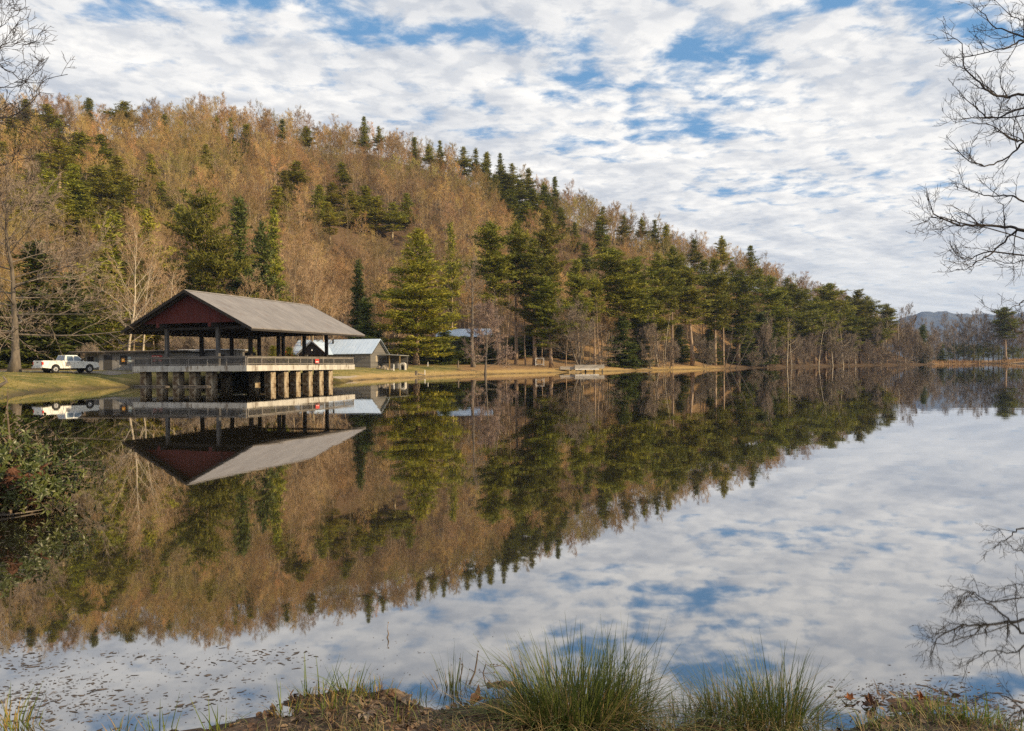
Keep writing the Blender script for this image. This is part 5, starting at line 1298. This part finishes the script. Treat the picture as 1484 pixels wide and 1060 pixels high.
# ------------------------------------------------------------------ rushes and sedge at our feet
M['rush'] = mat('rush_green', (.045, .072, .016), (.125, .145, .036), 9, .5, translucent=.2)
M['rush_dry'] = mat('rush_dry', (.20, .135, .055), (.33, .25, .12), 6, .7, translucent=.2)
M['sedge'] = mat('sedge_green', (.085, .135, .020), (.17, .20, .035), 8, .5, translucent=.25)
M['sedge_dry'] = mat('sedge_gold', (.27, .17, .035), (.40, .28, .08), 6, .6, translucent=.25)
def blades(rs, n, H, spread, w, lean, curve, hvar=.62):
    mb = MB()
    for i in range(n):
        a = rs.uniform(0, 6.283); r = spread * math.sqrt(rs.random()); p = Vector((math.cos(a) * r, math.sin(a) * r * .6, -.04))
        h = H * rs.uniform(1 - hvar, 1.0); b = a + rs.uniform(-.9, .9)
        d = Vector((math.cos(b), math.sin(b), 0)); l = lean * rs.uniform(.1, 1.0); cv = curve * rs.random() ** 2
        side = Vector((-d.y, d.x, 0)); side = (side + d * rs.uniform(-.8, .8)).normalized(); N = 6; row = []
        for k in range(N + 1):
            f = k / N
            q = p + d * (l * h * f + cv * h * f ** 2.2) + Vector((0, 0, h * (f - (cv * .75) * f ** 2.4)))
            ww = w * (1 - f ** 1.6) * .5 + .0004
            row.append((q - side * ww, q + side * ww))
        n0 = len(mb.v)
        for l_, r_ in row: mb.v += [tuple(l_), tuple(r_)]
        for k in range(N): mb.f.append((n0 + 2*k, n0 + 2*k+1, n0 + 2*k+3, n0 + 2*k+2))
    return mb
def tuft(name, px, Y, label, cat, parts, seed, z=None):
    rs = random.Random(seed); x, y = XY(px, Y); o = thing(name, label, cat, (x, y, max(gz(x, y), -.03) if z is None else z))
    for pn, n, H, sp, w, lean, cv, m_ in parts: blades(rs, n, H, sp, w, lean, cv).build(pn, M[m_], o)
    return o
tuft('rush_tuft', 826, 4.52, 'largest clump of dark green rushes, at the middle of the near bank', 'rushes', [('green_blades', 260, .60, .22, .007, .45, .35, 'rush'), ('bent_blades', 640, .48, .31, .0072, 1.1, 1.5, 'rush'), ('dry_blades', 380, .42, .31, .0062, 1.1, 1.4, 'rush_dry')], 1)
tuft('rush_tuft', 898, 4.62, 'thin upright sheaf of rushes on the right flank of the largest clump', 'rushes', [('green_blades', 120, .60, .14, .0045, .35, .2, 'rush'), ('dry_blades', 110, .30, .20, .004, .7, .8, 'rush_dry')], 2)
tuft('rush_tuft', 1062, 4.50, 'leaning fan of green rushes right of the largest clump, between it and the tallest one', 'rushes', [('green_blades', 130, .42, .16, .005, .6, .5, 'rush'), ('bent_blades', 190, .36, .2, .005, 1.1, 1.3, 'rush'), ('dry_blades', 170, .34, .22, .0045, 1.0, 1.2, 'rush_dry')], 3)
tuft('rush_tuft', 1118, 4.46, 'dense green rush clump standing right of the leaning fan', 'rushes', [('green_blades', 150, .52, .15, .005, .42, .3, 'rush'), ('bent_blades', 240, .40, .2, .005, 1.1, 1.35, 'rush'), ('dry_blades', 170, .34, .22, .0045, 1.0, 1.2, 'rush_dry')], 4)
tuft('rush_tuft', 985, 4.45, 'short straggly rush clump low in the dip between the big clumps', 'rushes', [('green_blades', 130, .28, .22, .004, .8, .6, 'rush'), ('dry_blades', 150, .26, .24, .004, .9, .9, 'rush_dry')], 5)
tuft('rush_tuft', 752, 4.5, 'low olive rushes on the left flank of the largest clump', 'rushes', [('green_blades', 190, .30, .2, .0045, .7, .5, 'rush'), ('dry_blades', 120, .26, .22, .004, .9, .9, 'rush_dry')], 6)
tuft('rush_tuft', 651, 4.93, 'sparse dark sheaf of upright rushes on the mud left of the bare twigs', 'rushes', [('green_blades', 30, .36, .05, .004, .35, .15, 'rush'), ('dry_blades', 70, .20, .10, .005, .6, .5, 'rush_dry')], 7)
for i, (px, Y, n, H, lb) in enumerate(((505, 4.86, 34, .32, 'yellow-green sedge with the tallest blade, on the left part of the mud'), (452, 4.86, 28, .30, 'yellow-green sedge at the left end of the mud'), (540, 4.84, 30, .22, 'short yellowing sedge between the tall-bladed one and the rush sheaf'), (596, 4.82, 22, .20, 'golden sedge by the upturned brown leaf on the mud'), (478, 4.62, 30, .24, 'golden sedge at the lower edge of the mud, left'), (414, 4.6, 26, .24, 'lone golden sedge at the lower left corner of the mud'),
                                       (312, 4.42, 14, .26, 'three bright green blades in the water left of the mud'), (228, 4.42, 18, .22, 'sparse green sprigs in the debris-strewn water, middle left'), (172, 4.40, 14, .20, 'few green sprigs in the debris-strewn water, nearest the golden corner tuft'), (12, 4.50, 60, .30, 'golden grass tuft in the lower left corner'), (28, 4.42, 40, .22, 'second golden grass tuft right beside the lower left corner one'), (572, 4.52, 24, .22, 'golden sedge bending over the brown leaf litter'),
                                       (1340, 4.50, 110, .17, 'bright green sedge mound on the right mud clump'), (1410, 4.42, 60, .20, 'bright green sedge right of the mound on the mud clump'), (1375, 4.55, 40, .16, 'small sedge between the two bright mounds'), (1265, 4.38, 40, .14, 'thin weedy sedge left of the right mud clump'), (1190, 4.42, 46, .18, 'straggly sedge in the gap left of the right mud clump'), (1455, 4.36, 40, .14, 'small sedge in the lower right corner'))):
    gold = 'golden' in lb or 'yellowing' in lb
    tuft('sedge_tuft', px, Y, lb, 'sedge', [('green_blades', max(4, n // (2 if gold else 1)), H, .05 + n * .0012, .0075, .45, .55, 'sedge'), ('dry_blades', n if gold else max(4, n // 4), H * .75, .06 + n * .001, .006, .8, .8, 'sedge_dry')], 20 + i)

# ------------------------------------------------------------------ mud clumps, leaves, twigs and floating debris
M['litter'] = mat('leaf_litter', (.040, .024, .017), (.115, .066, .042), 14, .8, c3=(.20, .14, .09), s3=9)
M['debris'] = mat('floating_debris', (.035, .028, .024), (.12, .095, .08), 12, .7)
def clump(px, Y, sx, sy, h, label, seed):
    rs = random.Random(seed); x, y = XY(px, Y); b = MB(); n1, n2 = 26, 7
    for i in range(n2 + 1):
        for k in range(n1):
            a = 6.283 * k / n1; f = i / n2; q = 1 + .22 * math.sin(a * 3 + seed) + .12 * math.sin(a * 7) + rs.uniform(-.05, .05)
            b.v.append((sx * q * f * math.cos(a), sy * q * f * math.sin(a), h * (1 - f ** 2) + rs.uniform(-.012, .014) - .02))
    for i in range(n2):
        for k in range(n1): b.f.append((i*n1+k, i*n1+(k+1) % n1, (i+1)*n1+(k+1) % n1, (i+1)*n1+k)[::-1])
    o = b.build('mud_clump', M['litter'], None, True); o.location = (x, y, .0); return tag(o, label, 'mud clump')
clump(1318, 4.66, .30, .15, .028, 'brown leafy mud clump surrounded by debris at the lower right', 1)
clump(722, 5.02, .16, .08, .03, 'low pale mossy hummock just left of the largest rush clump', 2)
clump(560, 4.86, .16, .09, .05, 'dark mud hummock holding the yellow sedges', 3)
def litter_stuff():
    rs = random.Random(8); b = MB(); d = MB()
    N = 4200; qx = np.where(np.random.rand(N) < .75, np.random.uniform(330, 1484, N), np.random.uniform(420, 760, N)); qY = np.random.uniform(3.9, 5.05, N)
    kx = (qx - 742) / F_PX * qY; kz = terr(kx, qY)
    onc = np.hypot((qx - 1318) / 75, (qY - 4.66) / .15) < 1
    kz = np.where(onc, np.maximum(kz, .026), kz)
    for x, y, z in zip(kx.tolist(), qY.tolist(), kz.tolist()):            # leaf and stalk bits on the near bank
        if z < .0: continue
        dd = Vector((rs.uniform(-1, 1), rs.uniform(-1, 1), rs.uniform(-.1, .35)))
        if rs.random() < .45: leaf(b, Vector((x, y, z + .004)), dd, Vector((rs.uniform(-.6, .6), rs.uniform(-.6, .6), 1)), rs.uniform(.025, .065), rs.uniform(.012, .032), rs.uniform(-.2, .35), rs.uniform(-.3, .3))
        else: leaf(b, Vector((x, y, z + .006)), dd, Vector((0, 0, 1)), rs.uniform(.05, .16), .004, 0, .1)
    tag(b.build('leaf_litter', M['litter']), 'brown leaf litter and dead stalks covering the muddy near bank', 'leaf litter', None, 'stuff')
    centres = [(rs.uniform(0, 150), rs.uniform(935, 1050), rs.uniform(25, 70)) for _ in range(26)] + [(px, py, s) for px, py, s in ((165, 955, 30), (200, 950, 30), (235, 955, 25), (300, 975, 60), (320, 985, 50), (370, 948, 28), (355, 958, 30), (400, 950, 40), (380, 945, 34), (215, 1010, 50), (120, 1010, 60), (90, 1020, 60), (230, 1030, 50), (350, 1010, 40), (400, 1020, 30), (430, 960, 30), (300, 1010, 40))]
    def flake(px, py, L):
        x, y = WAT(px, py)
        if gz(x, y) > -.012: return
        a = rs.gauss(.22, .6); L *= rs.uniform(.6, 1.5); dv = Vector((math.cos(a), math.sin(a), 0)); s = Vector((-dv.y, dv.x, 0)); w = L * rs.uniform(.12, .38); z = .0015
        c = Vector((x, y, z)); n0 = len(d.v); K = 6
        ring = [c + dv * (L * .5 * math.cos(q * 6.283 / K) * rs.uniform(.35, 1.3)) + s * (w * .5 * math.sin(q * 6.283 / K) * rs.uniform(.2, 1.6)) for q in range(K)]
        d.v += [tuple(p) for p in ring] + [tuple(c + Vector((0, 0, rs.uniform(.0005, .003))))]
        for q in range(K): d.f.append((n0 + q, n0 + (q + 1) % K, n0 + K))
    for px, py, s in centres:
        for _ in range(int(s * .75)):
            flake(px + rs.gauss(0, s), py + rs.gauss(0, s * .16), rs.choice((.01, .016, .022, .035, .05)))
    for _ in range(300): flake(rs.uniform(0, 480), 930 + 125 * rs.random() ** .8, rs.choice((.006, .01, .014, .02)))
    for _ in range(70): flake(rs.uniform(480, 760), rs.uniform(915, 1000), rs.choice((.008, .012, .02)))
    for _ in range(900): flake(rs.gauss(1320, 62), 1012 + rs.gauss(0, 12), rs.choice((.01, .016, .024, .04)))
    for _ in range(420): flake(rs.uniform(1290, 1484), rs.uniform(1012, 1058), rs.choice((.012, .02, .03, .05)))
    for _ in range(140): flake(rs.uniform(0, 70), rs.uniform(732, 860), rs.choice((.02, .03, .06)))
    for _ in range(60): flake(rs.uniform(1180, 1300), rs.uniform(985, 1010), rs.choice((.01, .02)))
    tag(d.build('floating_debris', M['debris']), 'dark flecks of leaf and stalk drifting on the near water', 'debris', None, 'stuff')
litter_stuff()
def mat_grass():
    N = 5200; rs = np.random.RandomState(12)
    qx = rs.uniform(360, 1500, N); qY = 4.05 + .95 * rs.rand(N) ** 1.4; x = (qx - 742) / F_PX * qY; z = terr(x, qY); d = lake_dist(x, qY)
    cl = np.sin(x * 6 + 1) + np.sin(x * 11.3 + qY * 7) + rs.normal(0, .6, N)
    k = (d > -.05) & (cl > (-.2)) & ((qx > 740) | (rs.rand(N) < .7)); x, y, z, d = x[k], qY[k], np.maximum(z[k], 0), d[k]
    for nm, lb, mt, sel in (('green_mat', 'low green weeds matted along the muddy near bank', 'rush', rs.rand(len(x)) < .5), ('dry_mat', 'low straw-coloured dead grass matted along the muddy near bank', 'rush_dry', None)):
        if sel is None: sel = ~last
        last = sel; r2 = random.Random(5); b = MB()
        for px_, py_, pz in zip(x[sel], y[sel], z[sel]):
            a = r2.uniform(0, 6.28); L = r2.uniform(.05, .20); h = r2.uniform(.02, .13); dv = Vector((math.cos(a), math.sin(a), 0)); sd = Vector((-dv.y, dv.x, 0)) * r2.uniform(.001, .0028)
            p = Vector((px_, py_, pz - .01)); n0 = len(b.v)
            for q in range(5):
                f = q / 4; c = p + dv * (L * f) + Vector((0, 0, h * 4 * f * (1 - f * .78) * .6)); w = 1 - f * .9
                b.v += [tuple(c - sd * w), tuple(c + sd * w)]
            for q in range(4): b.f.append((n0 + 2*q, n0 + 2*q+1, n0 + 2*q+3, n0 + 2*q+2))
        tag(b.build(nm, M[mt]), lb, 'grass', None, 'stuff')
mat_grass()
def big_leaf(px, py, L, label, m_, seed, up=.3):
    rs = random.Random(seed); x, y = WAT(px, py); z = max(gz(x, y), 0) + .012; b = MB()
    a0 = rs.uniform(0, 6.28)
    for k in range(5):               # a lobed leaf in one mesh
        a = a0 + (k - 2) * .62; leaf(b, Vector((0, 0, 0)), Vector((math.cos(a), math.sin(a), up * rs.uniform(.3, 1.4))), Vector((0, 0, 1)), L * (1 - .13 * abs(k - 2)), L * .42, rs.uniform(.1, .4), rs.uniform(-.3, .5))
    b.tube([Vector((0, 0, 0)), Vector((-math.cos(a0) * L * .4, -math.sin(a0) * L * .4, .004))], .0018, 4)
    o = b.build('fallen_leaf', m_); o.location = (x, y, z); s = o.modifiers.new('thick', 'SOLIDIFY'); s.thickness = .0012
    return tag(o, label, 'leaf')
M['tan_leaf'] = mat('tan_leaf', (.34, .17, .075), (.46, .25, .12), 8, .7, translucent=.2); M['rust_leaf'] = mat('rust_leaf', (.20, .06, .018), (.32, .12, .03), 10, .7, translucent=.2)
big_leaf(686, 1026, .11, 'curled tan fallen leaf on the mud left of the largest rush clump', M['tan_leaf'], 1, .8)
big_leaf(578, 1024, .10, 'dark upturned brown leaf on the mud among the sedges', M['shrub_stem'], 2, .5)
big_leaf(1232, 1018, .055, 'small rust leaf floating left of the right mud clump, outermost one', M['rust_leaf'], 3)
big_leaf(1263, 1026, .075, 'dark rust leaf at the left side of the right mud clump', M['dead_leaf'], 4, .7)
big_leaf(1338, 1018, .07, 'orange-rust leaf standing on top of the right mud clump', M['rust_leaf'], 5, .9)
big_leaf(530, 1048, .09, 'brown flat leaf on the litter at the bottom edge', M['shrub_stem'], 6, .2)
def stick(pts, r, label, tw=0, seed=0):
    rs = random.Random(seed); b = MB(); V = [Vector(p) for p in pts]; b.tube(V, [r * (1 - .5 * i / len(V)) for i in range(len(V))], 6)
    for k in range(tw):
        i = rs.randrange(1, len(V)); d = (rvec(rs) + Vector((0, 0, .4))).normalized() * rs.uniform(.02, .07)
        b.tube([V[i], V[i] + d * .5 + rvec(rs) * .006, V[i] + d], [r * .5, r * .4, r * .25], 4)
        if rs.random() < .6: b.tube([V[i] + d * .96, V[i] + d * 1.04, V[i] + d * 1.14], [.002, .006, .002], 6)
    tag(b.build('dead_stalk', M['shrub_stem']), label, 'twig')
def S(px, py, Y): return tuple(PIX(px, py, Y))
stick([S(680, 992, 4.9), S(688, 975, 4.9), S(691, 958, 4.9), S(692, 948, 4.9)], .006, 'upright dead stalk with a brown bud on the mud', 2, 1)
stick([S(704, 992, 4.95), S(700, 976, 4.95), S(704, 963, 4.95), S(712, 967, 4.95), S(724, 965, 4.95)], .004, 'crooked dead twig with dark seed heads by the upright stalk', 7, 2)
stick([S(665, 990, 4.93), S(669, 975, 4.93), S(671, 964, 4.93)], .004, 'short dead twig left of the upright stalk', 3, 3)
stick([S(1216, 1037, 4.55), S(1240, 1044, 4.52), S(1270, 1052, 4.48)], .009, 'bare stick lying in the weeds left of the right mud clump', 2, 4)
stick([S(561, 925, 5.9), S(563, 919, 5.9), S(562, 914, 5.9)], .006, 'tiny stub of reed poking from the open water', 1, 5)

# marsh grass beyond the lake
def marsh():
    rs = np.random.RandomState(3); n = 9000
    px = rs.uniform(1340, 1640, n); Y = rs.uniform(428, 452, n) + (px > 1352) * 6
    x = (px - 742) / F_PX * Y; z = terr(x, Y); k = (lake_dist(x, Y) > .5); x, Y, z = x[k], Y[k], z[k]; n = len(x)
    P0 = np.stack([x, Y, z - .1], 1); P1 = P0 + np.stack([rs.normal(0, .35, n), rs.normal(0, .35, n), rs.uniform(.7, 2.0, n)], 1)
    b = MB(); b.tris(twig_tris(P0, P1, np.full(n, .28), rs))
    tag(b.build('marsh_grass', mat('marsh_straw', (.26, .15, .07), (.42, .28, .14), .3, .9)), 'band of tan marsh grass along the far right shore', 'marsh grass', None, 'stuff')
marsh()
def lawn_tufts():
    rs = np.random.RandomState(4); n = 26000
    px = rs.uniform(-60, 700, n); Y = rs.uniform(48, 160, n)
    x = (px - 742) / F_PX * Y; d = lake_dist(x, Y); z = terr(x, Y)
    k = (d > .3) & (d < 16) & (((px < 215) & (Y < 92)) | ((px > 470) & (Y > 96) & (d > 4.2)) | ((px > 560) & (Y > 110)))
    x, Y, z = x[k], Y[k], z[k]; n = len(x)
    P0 = np.stack([x, Y, z - .02], 1); P1 = P0 + np.stack([rs.normal(0, .07, n), rs.normal(0, .07, n), rs.uniform(.06, .22, n)], 1)
    b = MB(); b.tris(twig_tris(P0, P1, np.full(n, .07), rs))
    tag(b.build('lawn_grass', mat('lawn_blades', (.12, .12, .025), (.24, .19, .06), .25, .9)), 'short yellow-green grass on the banks by the pavilion', 'grass', None, 'stuff')
lawn_tufts()

# ------------------------------------------------------------------ the air between here and the far hills
def haze():
    m_ = bpy.data.materials.new('haze'); m_.use_nodes = True
    t = NT(m_.node_tree); t.n.clear()
    v = t.new('ShaderNodeVolumePrincipled'); v.inputs['Color'].default_value = (.42, .60, 1.0, 1); v.inputs['Density'].default_value = 0.00008; v.inputs['Anisotropy'].default_value = 0
    o = t.new('ShaderNodeOutputMaterial'); t.l.new(v.outputs[0], o.inputs['Volume'])
    b = MB(); b.box(-4000, 4000, -300, 3400, -9.5, 178)
    h = b.build('haze', m_); h['kind'] = 'stuff'; h['label'] = 'thin blue air between the lake and the far hills'
haze()
